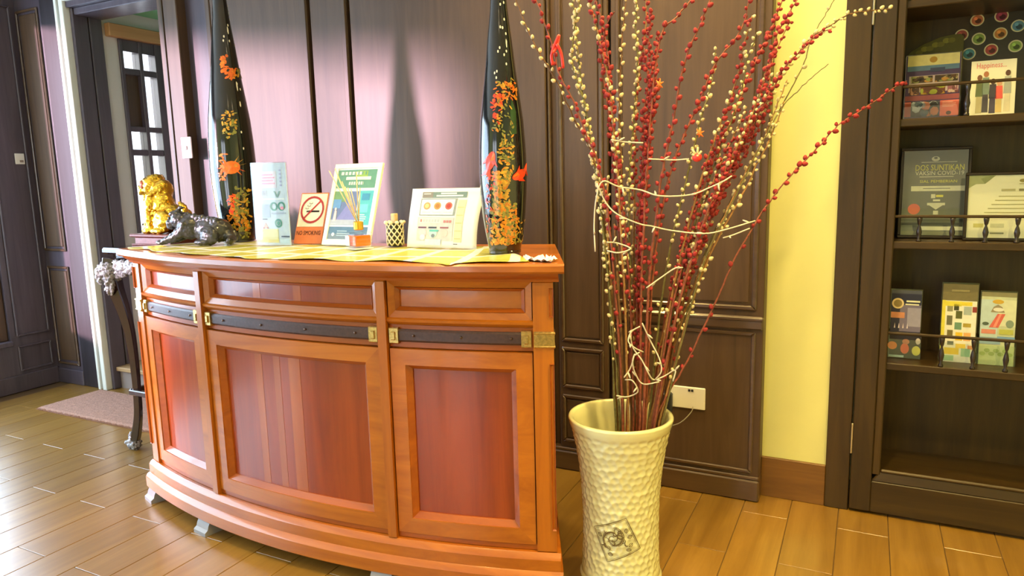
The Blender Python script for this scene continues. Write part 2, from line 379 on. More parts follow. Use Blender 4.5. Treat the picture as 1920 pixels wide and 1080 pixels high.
# panelling of the back wall
def wpanel(x0, x1, z0, z1, y=YB, mat='panel_dark', b=0.004, name='panel'): return box(name, x0, x1, y, 2.88, z0, z1, mat, wb, b)
wpanel(-3.165, -2.503, 0.10, ZC)                       # panel left of the first seam
box('stile', -2.540, -2.503, YB-0.008, YB, 0.10, ZC, 'panel_dark', wb, 0.004)
wpanel(-2.486, -2.262, 0.10, ZC, YB+0.004)
box('stile', -2.292, -2.262, YB-0.006, YB+0.004, 0.10, ZC, 'panel_dark', wb, 0.004)
wpanel(-2.240, -1.232, 0.10, ZC)
box('seam_strip', -2.503, -2.486, 2.83, 2.88, 0.1, ZC, 'frame_dark', wb, 0); box('seam_strip', -2.262, -2.240, 2.83, 2.88, 0.1, ZC, 'frame_dark', wb, 0)
box('seam_strip', -1.232, -1.186, 2.825, 2.88, 0.1, ZC, 'panel_dark', wb, 0)
box('bead', -1.226, -1.214, 2.803, 2.83, 0.1, ZC, 'panel_dark_x', wb, 0.004)
wpanel(-1.186, -0.958, 0.10, ZC)                       # narrow section right of the desk
for z0, z1 in ((0.59, ZC-0.1), (0.38, 0.565), (0.13, 0.35)):
    ring_bars(-1.172, -0.978, z0, z1, 0.016, YB-0.010, YB, 'panel_dark_x', wb)
    box('field', -1.150, -1.000, YB-0.004, YB, z0+0.022, z1-0.022, 'panel_dark', wb, 0.003)
box('seam_strip', -0.958, -0.946, 2.825, 2.88, 0.1, ZC, 'frame_dark', wb, 0)
wpanel(-0.946, -0.335, 0.10, ZC)                       # last section beside the cream wall
ring_bars(-0.925, -0.362, 0.775, ZC-0.1, 0.018, YB-0.011, YB, 'panel_dark_x', wb)
box('field', -0.897, -0.390, YB-0.005, YB, 0.803, ZC-0.13, 'panel_dark', wb, 0.004)
box('rail', -0.946, -0.335, YB-0.016, YB, 0.700, 0.752, 'panel_dark_x', wb, 0.006)
box('rail_cap', -0.946, -0.333, YB-0.022, YB, 0.735, 0.750, 'panel_dark_x', wb, 0.004)
ring_bars(-0.925, -0.362, 0.115, 0.690, 0.016, YB-0.009, YB, 'panel_dark_x', wb)
box('plinth', -3.165, -0.333, YB-0.014, 2.88, 0, 0.088, 'panel_dark_x', wb, 0.006)
box('plinth_cap', -3.165, -0.334, YB-0.010, 2.88, 0.088, 0.104, 'panel_dark_x', wb, 0.004)
# pilaster with the switch, dark recess beside it
box('pilaster', -3.49, -3.385, YB-0.03, 2.88, 0, ZC, 'panel_dark', wb, 0.004)
box('recess', -3.385, -3.165, YB+0.03, 2.88, 0, ZC, 'panel_purple', wb, 0)
box('bead', -3.20, -3.165, YB-0.004, 2.86, 0, ZC, 'panel_dark', wb, 0.004)
# panelling left of the doorway
box('panel', XL, -4.62, YB, 2.88, 0.0, ZC, 'panel_purple', wb, 0)
ring_bars(-4.885, -4.655, 0.13, 0.80, 0.016, YB-0.012, YB, 'panel_dark_x', wb)
ring_bars(-4.885, -4.655, 0.90, 2.42, 0.016, YB-0.012, YB, 'panel_dark_x', wb)
box('field', -4.855, -4.685, YB-0.006, YB, 0.93, 2.39, 'panel_dark', wb, 0.004)
box('field', -4.855, -4.685, YB-0.006, YB, 0.16, 0.77, 'panel_dark', wb, 0.004)
box('casing', -4.62, -4.455, YB-0.012, 2.88, 0, ZC, 'casing_dark', wb, 0.004)
box('plinth', XL, -4.62, YB-0.016, YB, 0, 0.10, 'panel_purple', wb, 0.004)
box('lintel', -4.455, -3.49, YB-0.03, 2.88, DZ+0.08, ZC, 'panel_dark_x', wb, 0.004)
# door frame: white double track, dark jamb
d1 = thing('door_1', (-4.0, 2.80, 0), '', ''); del d1['label']; del d1['category']; struct(d1)
box('track', -4.452, -4.428, YB-0.028, 2.86, 0, DZ+0.075, 'white_paint', d1, 0.003)
box('track_groove', -4.428, -4.404, YB-0.008, 2.86, 0, DZ+0.075, 'panel_purple', d1, 0)
box('track', -4.404, -4.366, YB-0.028, 2.86, 0, DZ+0.075, 'white_paint', d1, 0.003)
box('head_track', -4.366, DX1+0.06, YB-0.028, 2.86, DZ+0.055, DZ+0.078, 'white_paint', d1, 0.003)
box('head_track', -4.366, DX1+0.06, YB-0.010, 2.86, DZ+0.02, DZ+0.055, 'panel_purple', d1, 0.003)
box('jamb', -4.366, -4.34, 2.81, 2.905, 0, DZ+0.02, 'panel_purple', d1, 0.004)
box('jamb', -4.366, -4.345, 2.915, 3.00, 0, DZ+0.02, 'panel_purple', d1, 0.006)
box('head_jamb', -4.34, DX1, 2.82, 3.00, DZ-0.02, DZ+0.02, 'panel_purple', d1, 0.004)
box('jamb', DX1, DX1+0.06, YB-0.02, 3.02, 0, DZ+0.055, 'panel_dark', d1, 0.004)
box('jamb_bead', DX1+0.038, DX1+0.058, YB-0.034, YB-0.018, 0, DZ+0.055, 'case_brown', d1, 0.003)
# passage behind the doorway
ps = struct(box('floor_passage', -4.7, -2.6, 2.86, 5.1, -0.10, 0.118, 'riser_grey', None, 0)); 
st = struct(box('step', -4.36, DX1, 2.835, 3.20, 0.118, 0.145, 'step_wood', None, 0.004))
struct(box('wall_passage_left', -4.50, -4.36, 3.00, 3.10, 0.118, 2.42, 'passage_plaster', None, 0))
w3 = thing('wall_passage_side', (-4.4, 3.9, 0), '', ''); del w3['label']; del w3['category']; struct(w3)
box('plaster', -4.50, -4.36, 3.46, 5.1, 0.118, 2.42, 'passage_plaster', w3, 0)
box('plaster', -4.50, -4.36, 3.10, 3.46, 0.118, 0.62, 'passage_plaster', w3, 0)
box('plaster', -4.50, -4.36, 3.10, 3.46, 2.25, 2.42, 'passage_plaster', w3, 0)
struct(box('wall_passage_end', -4.7, -2.6, 5.1, 5.2, 0, 2.6, 'passage_plaster', None, 0))
struct(box('wall_passage_right', -2.75, -2.65, 3.02, 5.1, 0, 2.6, 'passage_plaster', None, 0))
struct(box('ceiling_passage', -4.7, -2.6, 3.02, 5.2, 2.42, 2.5, 'passage_ceiling', None, 0))
struct(box('trim_1', -4.36, -4.31, 3.02, 5.1, 2.25, 2.33, 'beam_orange', None, 0.004))
win3 = thing('window_3', (-4.36, 3.27, 0.62), '', ''); del win3['label']; del win3['category']; struct(win3)
YC = [(3.125, 3.235), (3.262, 3.355)]
for a, b_ in ((3.10, 3.125), (3.235, 3.262), (3.355, 3.46)): box('stile', -4.42, -4.345, a, b_, 0.62, 2.25, 'panel_purple', win3, 0.003)
zr = [0.62, 0.66, 1.51, 1.55, 1.665, 1.70, 2.03, 2.07, 2.175, 2.25]
for i in range(0, 10, 2):
    for a, b_ in YC: box('rail', -4.415, -4.35, a, b_, zr[i], zr[i+1], 'panel_purple', win3, 0.003)
for i in range(1, 9, 2):
    for q, (a, b_) in enumerate(YC):
        if i == 5 and q == 0: box('brown_pane', -4.39, -4.38, a, b_, zr[i], zr[i+1], 'panel_dark', win3, 0)  # this pane is opaque brown
        else: box('pane', -4.388, -4.384, a, b_, zr[i], zr[i+1], 'pane_glass', win3, 0)
# left wall with two windows
wl = thing('wall_left', (XL, 0.5, 0), '', ''); del wl['label']; del wl['category']; struct(wl)
WIN = [(-2.10, 2.52, 0.33, 2.42)]
for a, b_ in ((YF, -2.10), (2.52, 2.80)): box('panel', XL-0.14, XL, a, b_, 0, ZC, 'panel_purple', wl, 0)
for y0, y1, z0, z1 in WIN:
    box('panel', XL-0.14, XL, y0, y1, 0, z0, 'panel_purple', wl, 0); box('panel', XL-0.14, XL, y0, y1, z1, ZC, 'panel_purple', wl, 0)
ring_bars_x(2.555, 2.765, 0.36, 2.45, 0.014, XL, XL+0.012, 'panel_purple', wl)
ring_bars_x(2.555, 2.765, 0.13, 0.30, 0.014, XL, XL+0.010, 'panel_purple', wl)
box('plinth', XL, XL+0.016, YF, 2.785, 0, 0.11, 'panel_purple', wl, 0.004)
for i in range(8):
    ring_bars_x(2.40-0.36*(i+1), 2.40-0.36*i-0.03, 0.13, 0.30, 0.014, XL, XL+0.010, 'panel_purple', wl)
for n, (y0, y1, z0, z1) in enumerate(WIN):
    w = thing('window_%d' % (n+1), (XL-0.07, (y0+y1)/2, z0), '', ''); del w['label']; del w['category']; struct(w)
    box('sill', XL-0.12, XL+0.03, y0, y1, z0-0.02, z0+0.012, 'panel_purple', w, 0.004)
    for a in (y0, y1-0.055): box('frame', XL-0.11, XL-0.02, a, a+0.055, z0+0.012, z1, 'panel_dark', w, 0.005)
    box('frame', XL-0.11, XL-0.02, y0+0.055, y1-0.055, z1-0.06, z1, 'panel_dark', w, 0.005)
    box('frame', XL-0.11, XL-0.02, y0+0.055, y1-0.055, z0+0.012, z0+0.07, 'panel_dark', w, 0.005)
    ms = [y0+0.055+(y1-y0-0.11)*k/4 for k in range(5)]
    for ym in ms[1:4]: box('mullion', XL-0.10, XL-0.03, ym-0.022, ym+0.022, z0+0.07, z1-0.06, 'panel_dark', w, 0.005)
    for k in range(4): box('pane', XL-0.068, XL-0.064, ms[k]+(0.022 if k else 0), ms[k+1]-(0.022 if k < 3 else 0), z0+0.07, z1-0.06, 'pane_glass', w, 0)
# right and front walls
struct(box('wall_right', XR, XR+0.1, YF, 3.2, 0, ZC, 'cream_plaster', None, 0))
wf = thing('wall_front', (0, YF, 0), '', ''); del wf['label']; del wf['category']; struct(wf)
for a, b_, z0, z1 in ((XL-0.2, -2.75, 0, ZC), (-1.05, XR+0.1, 0, ZC), (-2.75, -1.05, 2.3, ZC)): box('plaster', a, b_, YF-0.1, YF, z0, z1, 'cream_plaster', wf, 0)
d2 = thing('door_2', (-1.9, YF, 0), '', ''); del d2['label']; del d2['category']; struct(d2)
for a in (-2.75, -1.95, -1.85, -1.11): box('stile', a, a+0.06 if a != -1.95 else a+0.1, YF-0.08, YF-0.02, 0, 2.3, 'panel_dark', d2, 0.004)
for a, b_ in ((-2.69, -1.95), (-1.79, -1.11)):
    for z0, z1 in ((0, 0.22), (1.0, 1.08), (2.2, 2.3)): box('rail', a, b_, YF-0.075, YF-0.025, z0, z1, 'panel_dark_x', d2, 0.004)
    for z0, z1 in ((0.22, 1.0), (1.08, 2.2)): box('pane', a, b_, YF-0.052, YF-0.048, z0, z1, 'pane_glass', d2, 0)
# outdoors
struct(box('wall_sun_block', -3.5, -3.3, -7.0, YF-0.15, -0.4, 3.0, 'passage_plaster', None, 0))  # unseen wall added to keep the sun out of the front door
struct(box('ground', -14, XL-0.2, -9, 9, -0.4, -0.2, 'asphalt', None, 0))
V, Fs = [], []
for i in range(900):
    c = np.array([-6.3, 2.6, 0.35]) + RNG.normal(0, 1, 3)*np.array([0.30, 0.55, 0.32]); c[2] = max(c[2], -0.15)
    a, b_ = RNG.normal(0, 1, 3), RNG.normal(0, 1, 3); a *= 0.07/np.linalg.norm(a); b_ *= 0.04/np.linalg.norm(b_); k = len(V)
    V += [c-a, c+b_, c+a, c-b_]; Fs.append((k, k+1, k+2, k+3))
sh = thing('shrub', (-6.3, 2.6, -0.2), 'yellow-green leafy shrub outside the window at the far left', 'shrub')
o = raw('foliage', V, Fs, 'leaf_green', sh); o['kind'] = 'stuff'
tube('stem', [(-6.3, 2.6, -0.2), (-6.28, 2.62, 0.1), (-6.3, 2.6, 0.5)], [0.03, 0.025, 0.01], 'twig_brown', sh)
# ceiling lamps (real fittings above the frame)
LAMPS = [(-0.25, 1.60, 18), (0.55, 1.20, 27), (-1.5, 1.3, 10), (-0.2, 0.2, 14), (-1.15, 2.38, 12), (-0.35, 2.42, 12), (-2.9, 1.2, 2)]
for i, (x, y, pw) in enumerate(LAMPS):
    t = thing('downlight', (x, y, ZC), 'round white recessed downlight in the ceiling above the frame', 'lamp', 'ceiling downlights')
    lathe('rim', [(0.085, 0.0), (0.085, -0.012), (0.065, -0.016), (0.062, 0.0)], 'plate_white', t, (x, y, ZC), 28, 0.5, False)
    lathe('lens', [(0.0005, -0.006), (0.062, -0.006), (0.062, -0.003), (0.0005, -0.003)], 'lamp_glow', t, (x, y, ZC), 24, None, False)
    l = bpy.data.lights.new('downlight_beam', 'SPOT'); l.energy = pw*6; l.color = (1.0, 0.72, 0.24); l.spot_size = math.radians(130); l.spot_blend = 0.8; l.shadow_soft_size = 0.06
    lo = bpy.data.objects.new('downlight_beam', l); COL.objects.link(lo); lo.location = (x, y, ZC-0.03)

# ================================================================== BOW-FRONT DESK
DC = (-1.72, 4.56)
def arc_pt(a, r, z):
    a *= 1 - 0.15*max(0.0, 2.86-r)
    return (DC[0] + r*math.sin(a), DC[1] - r*math.cos(a), z)
def D(deg): return math.radians(deg)
def xa(x, r=2.87): return math.asin((x-DC[0])/r)          # angle of a point of the front at world x
def arcbox(name, a0, a1, r0, r1, z0, z1, mat, parent, b=0.003, prof=None):
    """curved bar: r1 = front radius, r0 = back radius; prof = optional list of (r, z) for a moulded cross-section"""
    n = max(2, int(abs(a1-a0)/D(1.0)))
    if prof is None:
        prof = [(r0, z0), (r1-b, z0), (r1, z0+b), (r1, z1-b), (r1-b, z1), (r0, z1)]
    V, Fs, m = [], [], len(prof)
    for i in range(n+1):
        a = a0 + (a1-a0)*i/n
        V += [arc_pt(a, r, z) for r, z in prof]
    for i in range(n):
        for k in range(m):
            l = (k+1) % m; Fs.append((i*m+k, i*m+l, (i+1)*m+l, (i+1)*m+k))
    Fs.append(tuple(range(m-1, -1, -1))); Fs.append(tuple(n*m+k for k in range(m)))
    bm = bmesh.new(); vs = [bm.verts.new(v) for v in V]
    for f in Fs: bm.faces.new([vs[i] for i in f])
    return frombm(name, bm, mat, parent, 0.5)
def arc_frame(name, a0, a1, z0, z1, w, r0, r1, r1i, mat, parent):
    """mitred moulding ring on the arc: outer edge at r1, inner edge at r1i"""
    wa = w/r1
    def bar(q):          # q: four (a, z, r_front): outer0, outer1, inner1, inner0
        n = max(1, int(abs(q[1][0]-q[0][0])/D(1.0))); V, Fs = [], []
        for i in range(n+1):
            t = i/n
            for A, B in ((q[0], q[1]), (q[3], q[2])):
                a, z, r = [A[k] + (B[k]-A[k])*t for k in range(3)]
                V += [arc_pt(a, r, z), arc_pt(a, r0, z)]
        for i in range(n):
            b_ = i*4
            Fs += [(b_, b_+4, b_+6, b_+2), (b_, b_+1, b_+5, b_+4), (b_+2, b_+6, b_+7, b_+3), (b_+1, b_+3, b_+7, b_+5)]
        Fs += [(0, 2, 3, 1), (n*4, n*4+1, n*4+3, n*4+2)]
        bm = bmesh.new(); vs = [bm.verts.new(v) for v in V]
        for f in Fs: bm.faces.new([vs[k] for k in f])
        frombm(name, bm, mat, parent, 0.5)
    O = [(a0, z0, r1), (a1, z0, r1), (a1, z1, r1), (a0, z1, r1)]
    I = [(a0+wa, z0+w, r1i), (a1-wa, z0+w, r1i), (a1-wa, z1-w, r1i), (a0+wa, z1-w, r1i)]
    for i in range(4): j = (i+1) % 4; bar((O[i], O[j], I[j], I[i]))
desk = thing('reception_desk', (-1.72, 2.0, 0), 'bow-front reception desk of glossy orange-red wood with leather straps', 'desk')
RB = 2.34; RF = 2.862; HT = 1.06
AE = D(18.75)
arcbox('carcass', -AE+D(0.5), AE-D(0.5), RB, RF-0.035, 0.12, 1.01, 'desk_panel', desk, 0.004)
top = arcbox('top', -D(19.45), D(19.45), RB-0.03, 2.915, 1.032, HT, 'desk_frame', desk, 0.006)
arcbox('cornice', -D(19.1), D(19.1), RB, 2.9, 1.0, 1.032, 'desk_moulding', desk, prof=[(RB, 1.004), (2.874, 1.004), (2.878, 1.012), (2.888, 1.018), (2.896, 1.026), (2.90, 1.032), (RB, 1.032)])
arcbox('plinth', -D(19.0), D(19.0), RB, 2.885, 0.112, 0.165, 'desk_frame', desk, prof=[(RB, 0.112), (2.884, 0.112), (2.884, 0.148), (2.878, 0.158), (2.868, 0.165), (RB, 0.165)])
arcbox('plinth_base', -D(19.15), D(19.15), RB, 2.90, 0.05, 0.112, 'desk_frame', desk, prof=[(RB, 0.05), (2.897, 0.05), (2.90, 0.054), (2.90, 0.095), (2.893, 0.106), (2.884, 0.112), (RB, 0.112)])
# corner posts and dividers
A1, A2 = D(7.75), D(8.35)        # divider between bays
AP0, AP1 = D(17.55), D(18.75)    # corner post
for s in (-1, 1):
    lo, hi = sorted((s*A1, s*A2)); arcbox('divider', lo, hi, RF-0.06, RF+0.012, 0.165, 1.004, 'desk_frame_z', desk, 0.004)
    lo, hi = sorted((s*AP0, s*AP1)); p = arcbox('corner_post', lo, hi, RF-0.10, RF+0.006, 0.165, 1.004, 'desk_frame_z', desk, 0.004)
    for z0, z1 in ((0.90, 0.985), (0.24, 0.76)):         # sunk strips on the chamfered outer face
        lo, hi = sorted((s*(AP1+D(0.02)), s*(AP1-D(0.25))))
        arc_frame('post_moulding', lo, hi, z0, z1, 0.004, RF-0.02, RF+0.012, RF+0.008, 'desk_moulding', p)
    for rr in (2.50, 2.72):
        pass
    # end panel
    lo, hi = sorted((s*(AE-D(0.6)), s*(AE-D(0.1)))); arcbox('end_panel', lo, hi, RB+0.03, RF-0.10, 0.165, 1.004, 'desk_panel', desk, 0.003)
BAYS = [(-AP0, -A2), (-A1, A1), (A2, AP0)]
for n, (a0, a1) in enumerate(BAYS):
    g = 0.004/RF
    # upper drawer front: surround, moulding, panel
    dr = arcbox('drawer', a0+g, a1-g, RF-0.05, RF-0.030, 0.890, 1.000, 'desk_frame' if n == 2 else 'desk_panel', desk, 0.002)
    arc_frame('drawer_frame', a0+g, a1-g, 0.888, 1.002, 0.020, RF-0.032, RF-0.002, RF-0.012, 'desk_frame', dr)
    arc_frame('drawer_moulding', a0+g+0.021/RF, a1-g-0.021/RF, 0.909, 0.981, 0.010, RF-0.032, RF-0.010, RF-0.024, 'desk_moulding', dr)
    arcbox('sill', a0, a1, RF-0.05, RF+0.004, 0.866, 0.886, 'desk_frame', desk, prof=[(RF-0.05, 0.866), (RF-0.008, 0.866), (RF+0.004, 0.876), (RF+0.006, 0.884), (RF-0.002, 0.888), (RF-0.05, 0.888)])
    arcbox('strap_board', a0, a1, RF-0.05, RF-0.012, 0.792, 0.866, 'desk_moulding', desk, 0.002)
    st_ = arcbox('leather_strap', a0+D(0.55), a1-D(0.55), RF-0.03, RF-0.001, 0.812, 0.851, 'leather', desk, prof=[(RF-0.03, 0.812), (RF-0.005, 0.812), (RF-0.001, 0.818), (RF-0.001, 0.845), (RF-0.005, 0.851), (RF-0.03, 0.851)])
    w = a1-a0; ns = 4 if n == 1 else 3
    for k in range(ns):
        a = a0 + w*(k+0.5)/ns + D(0.2); c = arc_pt(a, RF+0.001, 0.833)
        o = raw('stud', *lathe_vf([(0.0045, 0), (0.004, 0.002), (0.001, 0.0035)], 10, (0,0,0)), 'stud', None, 0.8)
        o.data.transform(Matrix.Translation(c) @ Matrix.Rotation(-a, 4, 'Z').inverted() @ Matrix.Rotation(PI/2, 4, 'X')); o.parent = st_; o.data.transform(Matrix.Translation(-wloc(st_)))
    for e, sg in ((a0, 1), (a1, -1)):
        lo, hi = sorted((e+sg*D(0.12), e+sg*D(0.72)))
        cl = arcbox('brass_clip', lo, hi, RF-0.03, RF+0.004, 0.806, 0.857, 'brass', desk, 0.003)
        lo, hi = sorted((e+sg*D(0.30), e+sg*D(0.52))); arcbox('clip_boss', lo, hi, RF, RF+0.009, 0.818, 0.845, 'brass', cl, 0.003)
    # lower door: frame, moulding, recessed panel
    dz0, dz1 = 0.186, 0.790
    dr = arcbox('door', a0+g, a1-g, RF-0.05, RF-0.026, dz0, dz1, 'desk_panel', desk, 0.002)
    fw = 0.050; fa = fw/RF
    arc_frame('door_frame', a0+g, a1-g, dz0, dz1, fw, RF-0.03, RF, RF, 'desk_frame', dr)
    arc_frame('door_moulding', a0+g+fa, a1-g-fa, dz0+fw, dz1-fw, 0.016, RF-0.03, RF-0.004, RF-0.021, 'desk_moulding', dr)
    if n == 1:      # door-frame reflection painted as lighter strips on the middle panels
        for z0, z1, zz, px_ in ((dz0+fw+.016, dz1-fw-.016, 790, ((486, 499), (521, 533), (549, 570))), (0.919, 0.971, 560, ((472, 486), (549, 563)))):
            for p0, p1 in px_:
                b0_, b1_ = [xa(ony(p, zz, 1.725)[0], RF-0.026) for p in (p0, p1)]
                arcbox('reflection_strip', b0_, b1_, RF-0.034, RF-0.0252 if z1 < .9 else RF-0.0292, z0, z1, 'desk_reflection', dr, 0.0002)
    arcbox('toe_rail', a0, a1, RF-0.05, RF-0.006, 0.165, 0.184, 'desk_moulding', desk, 0.002)
for s in (-1, 1):      # brass corner bracket on the post
    lo, hi = sorted((s*(AP0+D(0.05)), s*(AP1+D(0.06)))); b_ = arcbox('brass_clip', lo, hi, RF-0.05, RF+0.010, 0.806, 0.857, 'brass', desk, 0.003)
    for z in (0.809, 0.849): lo, hi = sorted((s*(AP0+D(0.05)), s*(AP1+D(0.10)))); arcbox('clip_rim', lo, hi, RF-0.04, RF+0.013, z, z+0.006, 'brass', b_, 0.002)
for a in (-18.3, -9.4, 7.3, 18.2):
    wd = D(0.75); arcbox('foot', D(a)-wd, D(a)+wd, 2.80, 2.904, 0.0, 0.05, 'foot_grey', desk, prof=[(2.80, 0), (2.914, 0), (2.914, 0.014), (2.902, 0.022), (2.898, 0.036), (2.890, 0.050), (2.80, 0.05)])
for a in (-17, 0, 17): arcbox('foot', D(a)-D(0.7), D(a)+D(0.7), RB+0.02, RB+0.10, 0.0, 0.05, 'foot_grey', desk, 0.003)

# ================================================================== FLOOR VASE WITH WILLOW
PV = np.array([-0.66, 2.04])
def pot_r(z):
    return float(np.interp(z, [0, 0.012, 0.040, 0.046, 0.056, 0.15, 0.26, 0.36, 0.45, 0.52, 0.545, 0.558], [0.124, 0.130, 0.131, 0.124, 0.1255, 0.1215, 0.1215, 0.127, 0.139, 0.154, 0.161, 0.163]))
pot = thing('floor_vase', (PV[0], PV[1], 0), 'tall cream hammered ceramic floor vase with a printed rose emblem', 'vase')
nA, nZ = 240, 190
V, Fs = [], []
cells = 34; rowh = 0.0205
rj = np.random.RandomState(3)
jit = rj.uniform(-0.22, 0.22, (60, cells, 2))
for j in range(nZ):
    z = 0.558*j/(nZ-1); r0 = pot_r(z)
    for i in range(nA):
        a = 2*PI*i/nA; d = 0
        if 0.066 < z < 0.535:
            best = 9
            row = z/rowh
            for rr in (int(row)-1, int(row), int(row)+1):
                u = a/(2*PI)*cells - (0.5 if rr % 2 else 0); cc = round(u)
                for c in (cc-1, cc, cc+1):
                    jx, jy = jit[rr % 60, c % cells]
                    du = (u - c - jx)*2*PI*0.14/cells; dv = (row - rr - 0.5 - jy)*rowh
                    best = min(best, math.hypot(du, dv))
            d = -0.0042*max(0, 1-(best/0.0145)**2)*min(1, (z-0.066)/0.012)*min(1, (0.535-z)/0.012)
        r = r0 + d; V.append((PV[0]+r*math.cos(a), PV[1]+r*math.sin(a), z))
for j in range(nZ-1):
    for i in range(nA):
        k = (i+1) % nA; Fs.append((j*nA+i, j*nA+k, (j+1)*nA+k, (j+1)*nA+i))
Fs.append(tuple(range(nA-1, -1, -1)))
b0 = len(V); inner = [(0.160, 0.563), (0.152, 0.563), (0.147, 0.556), (0.140, 0.525), (0.124, 0.45), (0.110, 0.30), (0.108, 0.06), (0.001, 0.06)]
for r, z in inner:
    for i in range(nA): a = 2*PI*i/nA; V.append((PV[0]+r*math.cos(a), PV[1]+r*math.sin(a), z))
pr = (nZ-1)*nA
for j in range(len(inner)):
    cur = b0 + j*nA
    for i in range(nA): k = (i+1) % nA; Fs.append((pr+i, pr+k, cur+k, cur+i))
    pr = cur
raw('body', V, Fs, 'vase_cream', pot, True)
# rose emblem printed on the vase
def pot_pt(u, w, off=0.0016):      # u: metres around from the camera-facing side, w: height
    a = EM_A + u/0.122; r = pot_r(w) + off
    return (PV[0]+r*math.cos(a), PV[1]+r*math.sin(a), w)
tocam = math.atan2(-PV[1], -PV[0]); EM_A = tocam - 0.10
ec = (0.0, 0.205)
def strip_on_pot(pts, w, V, Fs, off=0.0018):
    P = [np.array(p) for p in pts]
    for i in range(len(P)):
        t = P[min(i+1, len(P)-1)] - P[max(i-1, 0)]; t = t/(np.linalg.norm(t)+1e-9); n = np.array([-t[1], t[0]]); ww = w*(0.55+0.45*math.sin(PI*i/max(1, len(P)-1)))
        V += [pot_pt(*(P[i]+n*ww), off=off), pot_pt(*(P[i]-n*ww), off=off)]
        if i: b = len(V); Fs.append((b-4, b-3, b-1, b-2))
V, Fs = [], []
th = math.radians(24); Rm = lambda x, y: (ec[0] + x*math.cos(th) - y*math.sin(th), ec[1] + x*math.sin(th) + y*math.cos(th))
hs = 0.056
def dens(pts, n=10): return [tuple(np.array(pts[i]) + (np.array(pts[i+1])-np.array(pts[i]))*k/n) for i in range(len(pts)-1) for k in range(n)] + [pts[-1]]
sq = [(-hs, -hs), (hs, -hs), (hs, hs), (-hs, hs), (-hs, -hs)]
for kk in (1.0, 0.93):
    for i in range(4): strip_on_pot([Rm(x*kk, y*kk) for x, y in dens(sq[i:i+2], 8)], 0.0014 if kk == 1 else 0.0007, V, Fs)
for t0, r0, r1, n, w in ((0.3, 0.004, 0.012, 14, 0.0012), (2.2, 0.010, 0.020, 14, 0.0014), (3.6, 0.016, 0.026, 14, 0.0013), (0.8, 0.020, 0.030, 14, 0.0014), (5.0, 0.024, 0.036, 14, 0.0013), (1.9, 0.028, 0.040, 12, 0.0012)):
    for q in range(2):
        strip_on_pot([Rm(-0.008 + (r0+(r1-r0)*k/n)*math.cos(t0+q*3.0+2.4*k/n), 0.008 + (r0+(r1-r0)*k/n)*math.sin(t0+q*3.0+2.4*k/n)) for k in range(n+1)], w, V, Fs)
er = random.Random(9)
for k in range(16):
    t0 = er.uniform(0, 6.28); rr = er.uniform(0.012, 0.044); cx_, cy_ = -0.006+rr*math.cos(t0), 0.004+rr*math.sin(t0)
    if abs(cx_) > hs*.85 or abs(cy_) > hs*.85: continue
    ra = er.uniform(0.006, 0.012); a0_ = er.uniform(0, 6.28)
    strip_on_pot([Rm(max(-hs, min(hs, cx_+ra*math.cos(a0_+2.6*q/9))), max(-hs, min(hs, cy_+ra*math.sin(a0_+2.6*q/9)))) for q in range(10)], er.uniform(.0010, .0026), V, Fs)
for lx, ly, la in ((0.034, -0.030, 0.4), (0.022, -0.042, -0.5), (-0.036, -0.036, 2.6), (0.040, 0.018, 1.2), (-0.044, 0.030, 2.2), (0.042, -0.004, 0.1)):
    for sg in (-1, 0, 1):
        strip_on_pot([Rm(lx + 0.016*(k/6-0.5)*math.cos(la) - sg*0.005*math.sin(PI*k/6)*math.sin(la), ly + 0.016*(k/6-0.5)*math.sin(la) + sg*0.005*math.sin(PI*k/6)*math.cos(la)) for k in range(7)], 0.0010, V, Fs)
raw('rose_emblem', V, Fs, 'vase_print', pot)

# willow branches: pixel paths laid on an upright plane through the vase, bent in depth
fw_h = np.array([CM[0,2], CM[1,2], 0.0]); fw_h /= np.linalg.norm(fw_h)
def on_pot_plane(px, py, off):
    v = pdir(px, py); P0 = np.array([PV[0], PV[1], 0]) + fw_h*off
    t = (P0@fw_h)/(v@fw_h); return np.array([0,0,CAM_H]) + v*t
bud_meshes = {}
for nm, m_, sc in (('bud_red', 'bud_red', (0.0064, 0.0064, 0.0082)), ('bud_cream', 'bud_cream', (0.0054, 0.0054, 0.0072))):
    bm = bmesh.new(); bmesh.ops.create_icosphere(bm, subdivisions=2, radius=1.0)
    for v in bm.verts:
        k = 1 - 0.22*v.co.z; v.co = Vector((v.co.x*sc[0]*k, v.co.y*sc[1]*k, v.co.z*sc[2]))
    me = bpy.data.meshes.new(nm); bm.to_mesh(me); bm.free(); me.shade_smooth(); me.materials.append(MATS[m_]); bud_meshes[nm] = me
brnd = random.Random(11)
